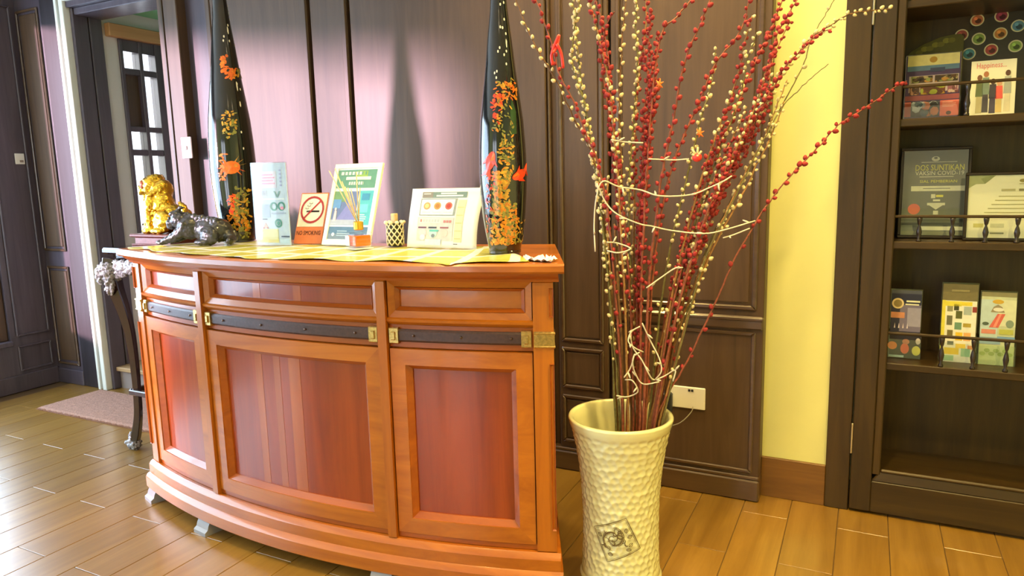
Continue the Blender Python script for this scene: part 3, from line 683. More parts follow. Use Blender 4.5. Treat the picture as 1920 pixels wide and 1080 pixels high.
def branch(path, kind, mat, label, group=None, r0=0.0042, r1=0.0016, tip=None, b0off=None, start=0.0, step=0.021, gap=0.0):
    """path from the tip (top) down to the vase mouth; kind: 'r' red buds, 'c' cream buds, 'm' mixed, 't' red low / cream high"""
    tip = brnd.uniform(-0.16, 0.16) if tip is None else tip
    b0off = brnd.uniform(-0.05, 0.06) if b0off is None else b0off
    if path[0][1] <= 5:          # the branch goes on above the frame
        d0 = np.array(path[0], float)-np.array(path[1], float); d0 /= np.linalg.norm(d0); path = [tuple(np.array(path[0])+d0*brnd.uniform(50, 150))] + list(path)
    pp = smoothline([np.array([p[0], p[1], 0]) for p in path], 5)
    n = len(pp); P = []
    for i, p in enumerate(pp):
        t = 1 - i/(n-1); P.append(on_pot_plane(p[0], p[1], b0off + (tip-b0off)*t*t))
    e = P[-1]; d = e - P[-3]; d /= np.linalg.norm(d)
    tgt = np.array([PV[0], PV[1], 0.075]) + np.array([e[0]-PV[0], e[1]-PV[1], 0])*0.55
    if np.linalg.norm(tgt[:2]-PV) > 0.085: tgt[:2] = PV + (tgt[:2]-PV)/np.linalg.norm(tgt[:2]-PV)*0.085
    P.append(e*0.5+tgt*0.5); P.append(tgt)
    P = P[::-1]; m = len(P)
    for i in range(3, m-1): P[i] = P[i] + np.array([brnd.uniform(-1, 1), brnd.uniform(-1, 1), brnd.uniform(-1, 1)])*0.0016
    t = thing('willow_branch', tuple(tgt), label, 'branch', group)
    rad = [r0 + (r1-r0)*i/(m-1) for i in range(m)]
    tube('stem', P, rad, mat, t, 6)
    L = [0.0]
    for i in range(1, m): L.append(L[-1] + np.linalg.norm(P[i]-P[i-1]))
    s = max(start, 0.0)*L[-1] + brnd.uniform(0, step); side = 0
    while s < L[-1]:
        i = max(k for k in range(m) if L[k] <= s); i = min(i, m-2); u = (s-L[i])/(L[i+1]-L[i]+1e-9)
        c = P[i]*(1-u) + P[i+1]*u; T = P[i+1]-P[i]; T /= np.linalg.norm(T)
        w = np.cross(T, [math.cos(side), math.sin(side), 0.2]); w /= np.linalg.norm(w); side += 2.4
        if c[2] > 0.66 and brnd.random() < np.interp(c[2], [0.7, 0.85, 1.15, 1.35], [0.10, 0.28, 0.7, 1.0]):
            kk = kind
            if kind == 'm': kk = 'r' if brnd.random() < 0.6 else 'c'
            if kind == 't': kk = 'c' if s/L[-1] > 0.72 else 'r'
            if kind == 'u': kk = 'r' if s/L[-1] > 0.62 else 'c'
            sc = brnd.uniform(0.75, 1.2)*(0.85 if s/L[-1] > 0.9 else 1)
            o = bpy.data.objects.new('bud', bud_meshes['bud_red' if kk == 'r' else 'bud_cream']); COL.objects.link(o); o.parent = t
            o.location = Vector(c + w*(rad[i]+0.0042)) - t.location; o.scale = (sc, sc, sc)
            o.rotation_euler = Vector(T*0.75 + w*0.65).to_track_quat('Z', 'Y').to_euler()
        s += step*0.85*brnd.uniform(0.7, 1.35) + (gap if brnd.random() < 0.2 else 0)
    return t
BR = [
 # path, kind, stem material, label, options
 ([(965,-4),(1005,90),(1040,145),(1075,220),(1110,290),(1132,400),(1148,600),(1160,790)], 'c', 'twig_brown', 'cream-budded willow branch, the farthest left at the top, bending over the right vase', dict(tip=-0.05, step=0.026)),
 ([(1003,-4),(1020,40),(1040,105),(1052,150),(1075,190),(1100,255),(1124,315),(1142,420),(1158,600),(1168,790)], 'r', 'twig_red', 'red-budded willow branch carrying the red ribbon on the left', dict(tip=-0.04, step=0.024)),
 ([(1072,-4),(1080,55),(1084,110),(1090,160),(1100,230),(1118,330),(1134,460),(1150,620),(1162,790)], 'c', 'twig_green', 'cream-budded willow branch in the dense cream pair, curving left above the wire', dict(tip=0.08, step=0.015)),
 ([(1088,-4),(1076,60),(1073,110),(1084,160),(1098,200),(1110,280),(1124,360),(1140,520),(1155,790)], 'c', 'twig_green', 'cream-budded willow branch with a kink near the top, left one of the cream pair', dict(tip=0.02, step=0.016)),
 ([(1104,-4),(1118,55),(1134,115),(1143,170),(1150,240),(1156,310),(1164,420),(1172,600),(1178,790)], 'm', 'twig_tan', 'willow branch with mixed red and cream buds just left of the dark stem', dict(step=0.015)),
 ([(1116,-4),(1130,50),(1140,105),(1146,170),(1152,250),(1160,330),(1176,480),(1184,640),(1188,790)], 'r', 'twig_red', 'red-budded willow branch beside the mixed-bud branch, left of centre', dict(step=0.017)),
 ([(1152,22),(1140,40),(1132,70),(1128,120),(1142,220),(1152,330),(1164,480),(1176,640),(1184,790)], 'r', 'twig_red', 'red-budded willow branch ending in a short hooked tip left of centre', dict(step=0.020)),
 ([(1175,-4),(1167,60),(1164,130),(1161,200),(1164,300),(1170,420),(1178,600),(1186,790)], 'c', 'twig_brown', 'straight dark willow stem with sparse cream buds at the centre', dict(step=0.022, tip=0.1)),
 ([(1194,-4),(1192,50),(1195,120),(1190,200),(1182,300),(1180,420),(1184,600),(1190,790)], 'c', 'twig_green', 'cream-budded upright willow branch right of the dark stem', dict(step=0.015, tip=-0.02)),
 ([(1212,-4),(1210,55),(1201,120),(1192,210),(1190,300),(1188,430),(1190,600),(1194,790)], 'u', 'twig_tan', 'upright willow branch with cream buds below and red buds above at the centre', dict(step=0.016)),
 ([(1222,18),(1216,80),(1222,140),(1214,220),(1212,290),(1204,380),(1198,520),(1198,790)], 'r', 'twig_red', 'red-budded willow branch in the upright crimson cluster at the centre', dict(step=0.011, group='upright crimson cluster', tip=0.02)),
 ([(1236,60),(1228,110),(1232,160),(1224,220),(1216,300),(1210,380),(1202,520),(1202,790)], 'r', 'twig_red', 'red-budded willow branch in the upright crimson cluster at the centre', dict(step=0.011, group='upright crimson cluster', tip=0.08)),
 ([(1208,90),(1214,150),(1206,230),(1206,300),(1200,390),(1194,520),(1194,790)], 'r', 'twig_red', 'red-budded willow branch in the upright crimson cluster at the centre', dict(step=0.012, group='upright crimson cluster', tip=-0.05)),
 ([(1294,2),(1268,32),(1246,52),(1234,90),(1224,170),(1216,280),(1208,400),(1202,560),(1200,790)], 'r', 'twig_red', 'red-budded willow branch whose thin tip arches right above the orange tag', dict(step=0.024)),
 ([(1334,-6),(1312,48),(1286,108),(1272,170),(1260,235),(1246,300),(1232,390),(1216,540),(1206,790)], 'r', 'twig_red', 'bold red-budded willow branch leaning right alone at the centre', dict(step=0.025, r0=0.0052, tip=-0.12)),
 ([(1404,-4),(1396,40),(1376,76),(1340,122),(1312,190),(1286,245),(1258,320),(1240,400),(1222,540),(1210,790)], 'r', 'twig_red', 'red-budded willow branch in line right of the bold central one', dict(step=0.020, tip=-0.06)),
 ([(1342,88),(1338,130),(1330,175),(1316,215),(1304,265),(1286,340),(1262,440),(1238,580),(1216,790)], 'c', 'twig_green', 'cream-budded willow branch scattered between the two leaning red branches and the thicket', dict(step=0.018, tip=0.14)),
 ([(1410,30),(1396,80),(1386,130),(1372,180),(1354,225),(1326,300),(1294,410),(1256,570),(1222,790)], 'm', 'twig_tan', 'mixed-bud willow branch in the right-leaning thicket', dict(step=0.014, group='right-leaning willow thicket')),
 ([(1420,60),(1402,110),(1392,160),(1370,230),(1336,320),(1300,430),(1260,590),(1220,790)], 'c', 'twig_green', 'cream-budded willow branch in the right-leaning thicket', dict(step=0.017, group='right-leaning willow thicket')),
 ([(1468,-4),(1442,66),(1424,98),(1402,150),(1376,215),(1338,300),(1296,430),(1256,600),(1224,790)], 'r', 'twig_red', 'red-budded willow branch in the right-leaning thicket', dict(step=0.015, group='right-leaning willow thicket')),
 ([(1496,-4),(1474,34),(1456,66),(1446,112),(1430,160),(1402,230),(1362,310),(1314,430),(1264,610),(1228,790)], 'r', 'twig_red', 'red-budded willow branch in the right-leaning thicket', dict(step=0.013, group='right-leaning willow thicket')),
 ([(1482,40),(1462,80),(1444,130),(1440,175),(1410,240),(1372,320),(1322,440),(1270,610),(1230,790)], 'm', 'twig_tan', 'mixed-bud willow branch in the right-leaning thicket', dict(step=0.013, group='right-leaning willow thicket')),
 ([(1670,17),(1630,20),(1592,27),(1556,48),(1522,70),(1496,100),(1468,132),(1436,195),(1396,265),(1346,365),(1290,510),(1238,790)], 'tt', 'twig_brown', 'willow branch reaching far right at the top with a bare cream-budded tip over the bookcase', dict(step=0.015, tip=0.05)),
 ([(1560,54),(1530,66),(1504,94),(1476,120),(1452,160),(1420,215),(1384,285),(1336,385),(1280,530),(1234,790)], 'r', 'twig_red', 'red-budded willow branch in the right-leaning thicket', dict(step=0.014, group='right-leaning willow thicket')),
 ([(1568,-6),(1546,30),(1522,70),(1508,118),(1484,165),(1452,225),(1416,290),(1366,385),(1306,520),(1240,790)], 'n', 'twig_green', 'thin bare dark twig rising past the cream wall at the upper right', dict(step=0.05, r0=0.003, r1=0.0012)),
 ([(1553,120),(1522,146),(1494,172),(1470,196),(1444,240),(1410,305),(1368,390),(1310,520),(1242,790)], 'n', 'twig_green', 'thin greenish twig with a small forked tip before the cream wall', dict(step=0.05, r0=0.003, r1=0.0012)),
 ([(1470,190),(1458,225),(1440,268),(1418,310),(1392,365),(1350,440),(1300,560),(1240,790)], 'c', 'twig_tan', 'cream-budded willow branch on the right edge of the thicket', dict(step=0.016, tip=0.0)),
 ([(1476,150),(1454,205),(1430,262),(1400,320),(1366,390),(1318,500),(1236,790)], 'c', 'twig_tan', 'cream-budded willow branch in the right-leaning thicket', dict(step=0.018, group='right-leaning willow thicket')),
 ([(1440,120),(1420,190),(1396,245),(1360,320),(1320,410),(1276,550),(1230,790)], 'm', 'twig_tan', 'mixed-bud willow branch in the right-leaning thicket', dict(step=0.014, group='right-leaning willow thicket')),
 ([(1400,200),(1376,255),(1344,325),(1308,420),(1266,570),(1226,790)], 'm', 'twig_tan', 'mixed-bud willow branch in the right-leaning thicket', dict(step=0.014, group='right-leaning willow thicket')),
 ([(1450,175),(1432,220),(1398,285),(1352,370),(1306,480),(1258,630),(1228,790)], 'r', 'twig_red', 'red-budded willow branch in the right-leaning thicket', dict(step=0.014, group='right-leaning willow thicket')),
 ([(1360,230),(1336,290),(1310,360),(1282,450),(1248,590),(1218,790)], 'r', 'twig_red', 'red-budded willow branch in the right-leaning thicket', dict(step=0.016, group='right-leaning willow thicket')),
 ([(1700,152),(1668,170),(1634,194),(1600,216),(1570,236),(1540,270),(1500,310),(1450,368),(1415,422),(1375,490),(1345,560),(1310,632),(1284,686),(1254,736),(1226,790)], 'r', 'twig_red', 'lone red-budded willow branch sweeping low to the right in front of the cream wall', dict(step=0.020, tip=0.10, r0=0.0034)),
 ([(1140,330),(1138,420),(1144,520),(1152,640),(1158,790)], 'c', 'twig_tan', 'short tan willow stem on the left side of the bundle under the wire', dict(step=0.030, r0=0.0056, r1=0.003)),
 ([(1200,420),(1196,500),(1186,600),(1180,700),(1176,790)], 'r', 'twig_red', 'short thick red stem low in the middle of the bundle', dict(step=0.022, r0=0.006, r1=0.003)),
 ([(1322,480),(1296,550),(1266,640),(1240,720),(1218,790)], 'n', 'twig_tan', 'short thick tan stem on the right side of the bundle above the rim', dict(step=0.05, r0=0.0062, r1=0.003)),
 ([(1282,470),(1262,550),(1240,640),(1222,720),(1206,790)], 'm', 'twig_tan', 'short tan stem with a few buds in the middle right of the bundle', dict(step=0.028, r0=0.0056, r1=0.003)),
 ([(1152,420),(1158,520),(1164,640),(1168,790)], 'n', 'twig_brown', 'short thick brown stem on the left of the bundle above the rim', dict(step=0.05, r0=0.0066, r1=0.0034)),
]
for path, kind, mat, label, kw in BR:
    kw = dict(kw)
    if kind == 'tt': kind = 't'
    if kind == 'n': kind = 'c'; kw.setdefault('gap', 0.15); kw['step'] = 0.06
    branch(path, kind, mat, label, **kw)
# wire of mini lights wound round the branches
WIRES = [[(1116,472),(1114,420),(1118,372),(1130,340),(1160,350),(1200,356),(1230,366),(1262,368),(1300,364),(1330,352),(1356,340),(1372,330)],
         [(1122,350),(1136,380),(1158,402),(1200,420),(1222,424),(1258,432),(1320,438),(1362,430),(1416,414)],
         [(1146,262),(1170,266),(1206,268)], [(1216,298),(1262,300),(1292,298)],
         [(1138,454),(1158,456),(1182,466),(1160,474),(1138,470)], [(1356,446),(1376,440),(1406,428)],
         [(1212,540),(1240,520),(1262,505),(1274,500)], [(1182,620),(1186,650),(1204,676),(1216,700),(1226,712),(1246,705),(1266,694),(1262,715)],
         [(1204,606),(1220,640),(1236,672),(1240,696),(1228,712)], [(1200,612),(1184,622),(1178,640),(1190,652),(1206,660)],
         [(1170,708),(1182,690),(1190,664),(1186,680),(1192,702),(1206,720),(1236,716)], [(1156,742),(1176,744),(1196,734),(1186,714),(1172,712)]]
lw = thing('mini_light_string', (PV[0], PV[1], 0.56), 'off-white wire of mini lights wound round the willow branches', 'string lights')
for wpx in WIRES:
    pts = [on_pot_plane(p[0], p[1], -0.075 + 0.01*math.sin(i*1.7)) for i, p in enumerate(wpx)]
    pts = smoothline(pts, 5)
    tube('wire', pts, 0.0021, 'wire_white', lw, 6)
    for i in range(3, len(pts)-1, 9):
        d = np.array([brnd.uniform(-1, 1), brnd.uniform(-0.6, 0.2), brnd.uniform(-1, 1)]); d /= np.linalg.norm(d)
        tube('bulb', [pts[i], pts[i]+d*0.010, pts[i]+d*0.020], [0.0018, 0.0030, 0.0016], 'wire_white', lw, 6)
# ribbon and paper charms hung on the branches
rb = thing('red_ribbon', tuple(on_pot_plane(1043, 80, -0.07)), 'red looped ribbon tied to the branch at the upper left', 'ribbon')
for pts in ([(1048,66),(1040,84),(1034,104),(1036,122)], [(1044,82),(1052,100),(1056,128)], [(1034,100),(1042,92),(1046,78),(1048,66)]):
    P = smoothline([on_pot_plane(p[0], p[1], -0.07 + 0.006*i) for i, p in enumerate(pts)], 4); tube('loop', P, [0.0045]*len(P), 'ribbon_red', rb, 6)
for nm, cx, cy, lab in (('paper_charm', 1236, 158, 'orange paper charm hanging by the crimson cluster'), ('paper_charm', 1312, 250, 'orange paper charm hanging low beside the thicket')):
    c = on_pot_plane(cx, cy, -0.06); t = thing(nm, tuple(c), lab, 'charm', 'orange paper charms')
    for ang in (20, 75, 130, -40):
        a = math.radians(ang); d = np.array([math.cos(a)*0.86, -0.1, math.sin(a)]); tube('blade', [c-d*0.012, c, c+d*0.016], [0.001, 0.0042, 0.001], 'ribbon_orange', t, 5)
c = on_pot_plane(1307, 295, -0.09)
t = thing('red_pompom', tuple(c), 'bright red pompom tied in the thicket beside the orange charm', 'pompom')
blob('ball', [('e', c, (0.014, 0.014, 0.013), E0)], 'ribbon_red', t, 0.003, 1)
for k in range(5): a = k*1.25; tube('petal', [c, c+np.array([math.cos(a)*0.014, -0.012, 0.016+math.sin(a)*0.012])], [0.004, 0.003], 'bud_cream', t, 6)

# ================================================================== BOOKCASE
CX0, CX1, CY, CD = -0.098, 1.10, 2.862, 3.165
bc = thing('bookcase', (0.45, 3.0, 0), 'dark brown built-in bookcase with gallery rails on its shelves', 'bookcase')
box('post', CX0, -0.014, CY, CD, 0, 2.5, 'case_brown', bc, 0.003)
box('stile', -0.010, 0.062, CY-0.006, CY+0.03, 0.012, 2.5, 'case_brown', bc, 0.003)
box('inner_stile', 0.062, 0.090, CY-0.002, CY+0.03, 0.16, 2.5, 'case_brown', bc, 0.004)
box('side_panel', 0.070, 0.088, CY+0.03, CD-0.015, 0.012, 2.5, 'case_brown', bc, 0)
box('bottom_rail', 0.062, CX1-0.09, CY-0.006, CY+0.03, 0.012, 0.135, 'case_brown_x', bc, 0.003)
hexa('sill_moulding', [(0.062, CY-0.006, 0.135), (CX1-0.09, CY-0.006, 0.135), (CX1-0.09, CY+0.03, 0.135), (0.062, CY+0.03, 0.135), (0.090, CY+0.004, 0.176), (CX1-0.09, CY+0.004, 0.176), (CX1-0.09, CY+0.03, 0.176), (0.090, CY+0.03, 0.176)], 'case_brown_x', bc, 0.004)
box('sill_bead', 0.090, CX1-0.09, CY-0.002, CY+0.012, 0.170, 0.184, 'case_brown_x', bc, 0.005)
box('bottom_board', 0.088, CX1-0.09, CY+0.03, CD-0.015, 0.10, 0.168, 'case_brown_x', bc, 0)
box('back_panel', 0.070, CX1-0.07, CD-0.015, CD, 0.012, 2.5, 'case_brown', bc, 0)
box('stile', CX1-0.09, CX1, CY-0.006, CD, 0.0, 2.5, 'case_brown', bc, 0.003)
box('crown', CX0, CX1, CY-0.02, CD, 2.5, ZC, 'case_brown_x', bc, 0.004)
for z in (0.30, 1.86): box('hinge', -0.0155, -0.0085, CY-0.013, CY-0.004, z-0.065, z+0.055, 'hinge_metal', bc, 0.002)
SH = [0.594, 1.043, 1.472, 1.868]
for z in SH: 
    sh_ = box('shelf', 0.088, CX1-0.09, CY+0.012, CD-0.015, z-0.027, z, 'case_brown_x', bc, 0.003)
bal_prof = [(0.0085, 0), (0.0085, 0.006), (0.004, 0.010), (0.0075, 0.024), (0.0095, 0.034), (0.0065, 0.048), (0.0032, 0.058), (0.0060, 0.064), (0.0085, 0.078), (0.0085, 0.084)]
V, Fs = lathe_vf(bal_prof, 12); bal_me = bpy.data.meshes.new('baluster'); bal_me.from_pydata(V, [], Fs); bal_me.shade_smooth(); bal_me.materials.append(MATS['frame_dark'])
def gallery(z, h, xs, sc):
    box('gallery_rail', 0.088, CX1-0.09, CY+0.016, CY+0.028, z+h, z+h+0.010, 'case_brown_x', bc, 0.003)
    for x in xs:
        o = bpy.data.objects.new('baluster', bal_me); COL.objects.link(o); o.parent = bc; o.scale = (1, 1, h/0.084); o.location = Vector((x, CY+0.022, z)) - bc.location
gallery(SH[0], 0.106, [0.262, 0.358, 0.454, 0.55, 0.65, 0.75, 0.85, 0.95], 1)
gallery(SH[1], 0.084, [0.168, 0.268, 0.366, 0.455, 0.55, 0.65, 0.75, 0.85, 0.95], 1)
gallery(SH[2], 0.104, [0.285, 0.50, 0.70, 0.90], 1)

def leaner(px_bl, px_br, z, y, top_px, name, label, cat, thick=0.006, lean=None, mat='paper_white', group=None):
    """upright sheet standing on height z at depth y (bottom), leaning back so that its top lands at top_px"""
    a = ony(*px_bl, y); b = ony(*px_br, y); x0, x1 = a[0], b[0]
    return x0, x1
def stand_sheet(x0, x1, y, z, h, lean, name, label, cat, thick, mat, yaw=0.0, group=None, base='sheet'):
    t = thing(name, ((x0+x1)/2, y, z), label, cat, group)
    u = Vector((math.cos(yaw), math.sin(yaw), 0)); v = Vector((-math.sin(yaw)*lean/h, math.cos(yaw)*lean/h, math.sqrt(max(0.01, 1-(lean/h)**2))))
    s = Sheet((x0, y, z), u, v); w = (x1-x0)/math.cos(yaw)
    s.slab(base, 0, 0, w, h, -thick, 0, mat, t)
    return t, s, w
K = lambda r, g, b: ink(sr(r, g, b))
YS = 3.03
def sx(px, y): return ony(px, 400, y)[0]
# --- framed certificates on the middle shelf
t, s, w = stand_sheet(0.104, 0.330, YS-0.02, SH[1]+0.001, 0.335, 0.055, 'framed_certificate', 'tall grey framed notice about vaccine doses in a dark frame', 'picture frame', 0.012, 'frame_dark', base='backing')
fwid = 0.011
s.slab('frame', 0, 0, w, fwid, 0, 0.008, 'frame_dark', t, 0.002); s.slab('frame', 0, 0.335-fwid, w, 0.335, 0, 0.008, 'frame_dark', t, 0.002)
s.slab('frame', 0, fwid, fwid, 0.335-fwid, 0, 0.008, 'frame_dark', t, 0.002); s.slab('frame', w-fwid, fwid, w, 0.335-fwid, 0, 0.008, 'frame_dark', t, 0.002)
G1 = K(112, 116, 106); YW = K(238, 232, 90); WW = K(235, 235, 205)
s.rect(fwid, fwid, w-fwid, 0.335-fwid, G1, 0.0012, 'sheet')
s.rect(fwid, 0.010+0.052, w-fwid, 0.072, K(60, 66, 62), 0.002); s.rect(fwid, 0.040, w-fwid, 0.062, K(90, 96, 84), 0.002); s.rect(0.075, 0.030, w-fwid, 0.044, WW, 0.0026); s.rect(fwid, 0.013, w-fwid, 0.026, K(128, 130, 106), 0.002)
s.disc(w*0.5, 0.293, 0.013, 0.009, WW, 0.002); s.disc(w*0.5, 0.296, 0.006, 0.004, G1, 0.0026)
s.rect(w*0.17, 0.1745, w*0.92, 0.193, WW, 0.002); s.rect(w*0.34, 0.1825, w*0.72, 0.1850, G1, 0.0026)
s.disc(w*0.225, 0.108, 0.020, 0.020, K(235, 110, 85), 0.002); s.rect(w*0.30, 0.256+0.024, w*0.80, 0.258+0.024, WW, 0.002); s.rect(w*0.28, 0.226, w*0.76, 0.228, WW, 0.002)
s.rect(w*0.46, 0.148, w*0.52, 0.163, WW, 0.002); s.rect(w*0.53, 0.152, w*0.63, 0.160, YW, 0.002)
s.rect(w*0.41, 0.122, w*0.66, 0.131, WW, 0.002); s.poly([(w*0.44, 0.122), (w*0.63, 0.122), (w*0.535, 0.106)], WW, 0.002); s.rect(w*0.50, 0.088, w*0.57, 0.102, WW, 0.002); s.rect(w*0.48, 0.083, w*0.59, 0.0855, WW, 0.002)
s.flush(t)
s.text('DOS SUNTIKAN', w*0.22, 0.2500, w*0.68, 0.0215, YW, t, 0.0026); s.text('VAKSIN COVID-19', w*0.22, 0.2330, w*0.68, 0.0150, WW, t, 0.0026)
s.text('SIAL PEMBERIAN', w*0.29, 0.205, w*0.52, 0.0100, YW, t, 0.0026); s.rect(w*.49, .1365, w*.59, .1435, WW, .0026, 'small_print'); s.flush(t)
s.slab('glazing', fwid, fwid, w-fwid, 0.335-fwid, 0.0040, 0.0048, 'acrylic', t, 0)

t, s, w = stand_sheet(0.306, 0.640, YS-0.085, SH[1]+0.001, 0.238, 0.030, 'framed_certificate', 'wide cream certificate in a black frame on the middle shelf', 'picture frame', 0.012, 'frame_dark', base='backing')
fwid = 0.010; hh = 0.238
s.slab('frame', 0, 0, w, fwid, 0, 0.008, 'frame_dark', t, 0.002); s.slab('frame', 0, hh-fwid, w, hh, 0, 0.008, 'frame_dark', t, 0.002)
s.slab('frame', 0, fwid, fwid, hh-fwid, 0, 0.008, 'frame_dark', t, 0.002); s.slab('frame', w-fwid, fwid, w, hh-fwid, 0, 0.008, 'frame_dark', t, 0.002)
s.rect(fwid, fwid, w-fwid, hh-fwid, 'paper_cream', 0.0012, 'sheet')
s.poly([(fwid, hh-fwid), (fwid, hh-0.055), (0.032, hh-0.040), (0.058, hh-0.040), (0.090, hh-fwid)], K(168, 172, 118), 0.002)
s.poly([(0.045, hh-0.022), (0.058, hh-0.040), (0.084, hh-0.014), (0.070, hh-0.012)], K(140, 146, 90), 0.0026)
s.disc(w*0.5, hh-0.030, 0.010, 0.006, K(150, 130, 50), 0.002); s.rect(w*0.47, hh-0.042, w*0.55, hh-0.040, K(150, 130, 50), 0.002)
for k in range(5): s.rect(w*(0.30-0.03*k), hh-0.085-0.014*k, w*(0.72+0.03*k), hh-0.082-0.014*k, K(176, 168, 110), 0.002, 'small_print')
s.rect(w*0.09, 0.046, w*0.18, 0.060, K(208, 200, 120), 0.002); s.rect(w*0.24, 0.046, w*0.36, 0.060, K(205, 205, 170), 0.002); s.rect(w*0.24, 0.024, w*0.36, 0.029, K(120, 120, 90), 0.002)
s.flush(t)
s.rect(w*.32, hh-.066, w*.44, hh-.058, K(190, 182, 130), .0022, 'small_print'); s.rect(w*.47, hh-.066, w*.72, hh-.058, K(140, 125, 80), .0022, 'small_print'); s.flush(t)
s.slab('glazing', fwid, fwid, w-fwid, hh-fwid, 0.0040, 0.0048, 'acrylic', t, 0)

# --- lower shelf: brochure holders
def holder(t, s, w, h, ph):
    s.slab('holder_back', -0.003, 0, w+0.003, h*1.02, -0.006, -0.004, 'acrylic', t, 0); s.slab('holder_front', -0.003, 0, w+0.003, ph, 0.010, 0.012, 'acrylic', t, 0)
    s.slab('holder_side', -0.0045, 0, -0.0025, ph*1.3, -0.006, 0.012, 'acrylic', t, 0); s.slab('holder_side', w+0.0025, 0, w+0.0045, ph*1.3, -0.006, 0.012, 'acrylic', t, 0)
t, s, w = stand_sheet(0.099, 0.198, YS-0.06, SH[0]+0.001, 0.255, 0.035, 'brochure_holder', 'dark purple night-scene brochures in a clear holder on the lower shelf', 'brochure', 0.003, K(52, 50, 78), base='brochure')
s.rect(0, 0.205, w, 0.240, K(30, 32, 62), 0.001); s.rect(w*0.3, 0.10, w, 0.20, K(120, 112, 142), 0.001); s.rect(w*0.55, 0.12, w, 0.19, K(160, 155, 180), 0.0016); s.rect(0, 0.243, w, 0.255, K(80, 84, 100), 0.0012)
s.disc(w*0.22, 0.205, 0.020, 0.020, K(225, 205, 160), 0.0022); s.disc(w*0.22, 0.205, 0.014, 0.014, K(150, 130, 80), 0.0028)
s.rect(0.0, 0.150, w*0.46, 0.172, K(205, 140, 105), 0.0022)
for k in range(4): s.poly([(w*(0.12+0.14*k), 0.112), (w*(0.17+0.14*k), 0.112), (w*(0.15+0.14*k), 0.132)], K(220, 210, 225), 0.0022)
s.rect(0, 0.0, w*1.05, 0.088, K(34, 24, 34), 0.0024); s.disc(w*0.10, 0.045, 0.016, 0.015, K(235, 135, 60), 0.003); s.disc(w*0.52, 0.036, 0.014, 0.020, K(215, 90, 60), 0.003); s.disc(w*0.55, 0.062, 0.012, 0.010, K(190, 120, 90), 0.003); s.disc(w*0.90, 0.030, 0.014, 0.018, K(205, 200, 80), 0.003); s.disc(w*0.95, 0.066, 0.008, 0.012, K(200, 190, 185), 0.003); s.rect(0, 0.002, w*0.5, 0.010, K(190, 215, 205), 0.003)
s.rect(w*.5, .211, w*.95, .2175, WW, .0026, 'small_print'); s.rect(w*.47, .200, w*.92, .205, WW, .0026, 'small_print'); s.flush(t)
holder(t, s, w, 0.255, 0.07)
t, s, w = stand_sheet(0.264, 0.374, YS-0.06, SH[0]+0.001, 0.286, 0.035, 'brochure_holder', 'yellow and white tile-pattern map brochure under an olive header card', 'brochure', 0.003, K(120, 112, 74), base='header_card')
s.rect(w*0.02, 0.0, w*0.98, 0.225, K(238, 238, 222), 0.001); s.rect(0, 0.0, w*0.10, 0.226, K(225, 215, 70), 0.0016)
for x, y, a, b_, c in ((.10,.205,.45,.018,(225,215,70)),(.55,.208,.30,.014,(228,210,60)),(.86,.185,.12,.020,(150,60,50)),(.62,.175,.22,.030,(170,185,180)),(.34,.190,.14,.022,(60,66,30)),(.40,.160,.18,.028,(90,95,40)),(.15,.185,.16,.020,(150,150,110)),(.15,.135,.16,.035,(110,110,80)),(.38,.120,.20,.026,(110,150,120)),(.62,.130,.22,.014,(180,160,60)),(.18,.095,.16,.022,(120,110,60)),(.42,.080,.20,.030,(235,200,50)),(.65,.080,.20,.030,(235,180,110)),(.20,.062,.18,.014,(110,120,110)),(.44,.052,.28,.016,(240,205,60)),(.78,.050,.16,.014,(225,150,90)),(.12,.028,.42,.024,(235,205,50)),(.60,.022,.26,.030,(150,195,160)),(.10,.004,.30,.020,(160,205,165)),(.90,.06,.08,.030,(150,200,170))):
    s.rect(w*x, y, w*(x+a), y+b_, K(*c), 0.002)
s.rect(w*0.25, 0.258, w*0.75, 0.266, K(150, 142, 96), 0.002)
s.flush(t); holder(t, s, w, 0.286, 0.07)
t, s, w = stand_sheet(0.385, 0.490, YS-0.06, SH[0]+0.001, 0.262, 0.035, 'brochure_holder', 'pale green and blue theme-park brochure with a red slide, beside the map brochure', 'brochure', 0.003, K(196, 206, 172), base='brochure')
s.rect(0, 0.246, w, 0.262, K(140, 136, 100), 0.0012); s.rect(0, 0.10, w*0.5, 0.235, K(190, 212, 214), 0.001); s.rect(w*0.5, 0.14, w, 0.235, K(214, 220, 190), 0.001)
s.disc(w*0.48, 0.228, 0.017, 0.008, K(205, 170, 60), 0.002); s.poly([(w*.28, .19), (w*.68, .19), (w*.6, .21), (w*.48, .218), (w*.36, .21)], K(150, 140, 110), 0.002); s.disc(w*.5, .20, .016, .007, K(225, 225, 215), .0026)
s.poly([(w*.25, .135), (w*.52, .135), (w*.70, .185), (w*.48, .185)], K(215, 105, 90), 0.002); s.poly([(w*.36, .135), (w*.44, .135), (w*.60, .185), (w*.54, .185)], K(235, 150, 130), 0.0026)
s.rect(w*.04, .112, w*.45, .128, K(215, 140, 120), .002); s.rect(w*.55, .112, w*.95, .130, K(185, 190, 90), .002); s.disc(w*.15, .148, .010, .006, K(80, 95, 80), .002); s.disc(w*.84, .15, .012, .014, K(130, 150, 130), .002)
s.rect(0, .075, w*.6, .100, K(140, 170, 190), .002); s.rect(w*.5, .085, w, .104, K(120, 160, 205), .0022); s.rect(0, 0, w, .072, K(188, 205, 150), .001)
for k in range(7): s.disc(w*(.1+.13*k), .040+.012*(k % 2), .009, .007, K(150, 175, 100), .002)
s.flush(t); holder(t, s, w, 0.262, 0.07)

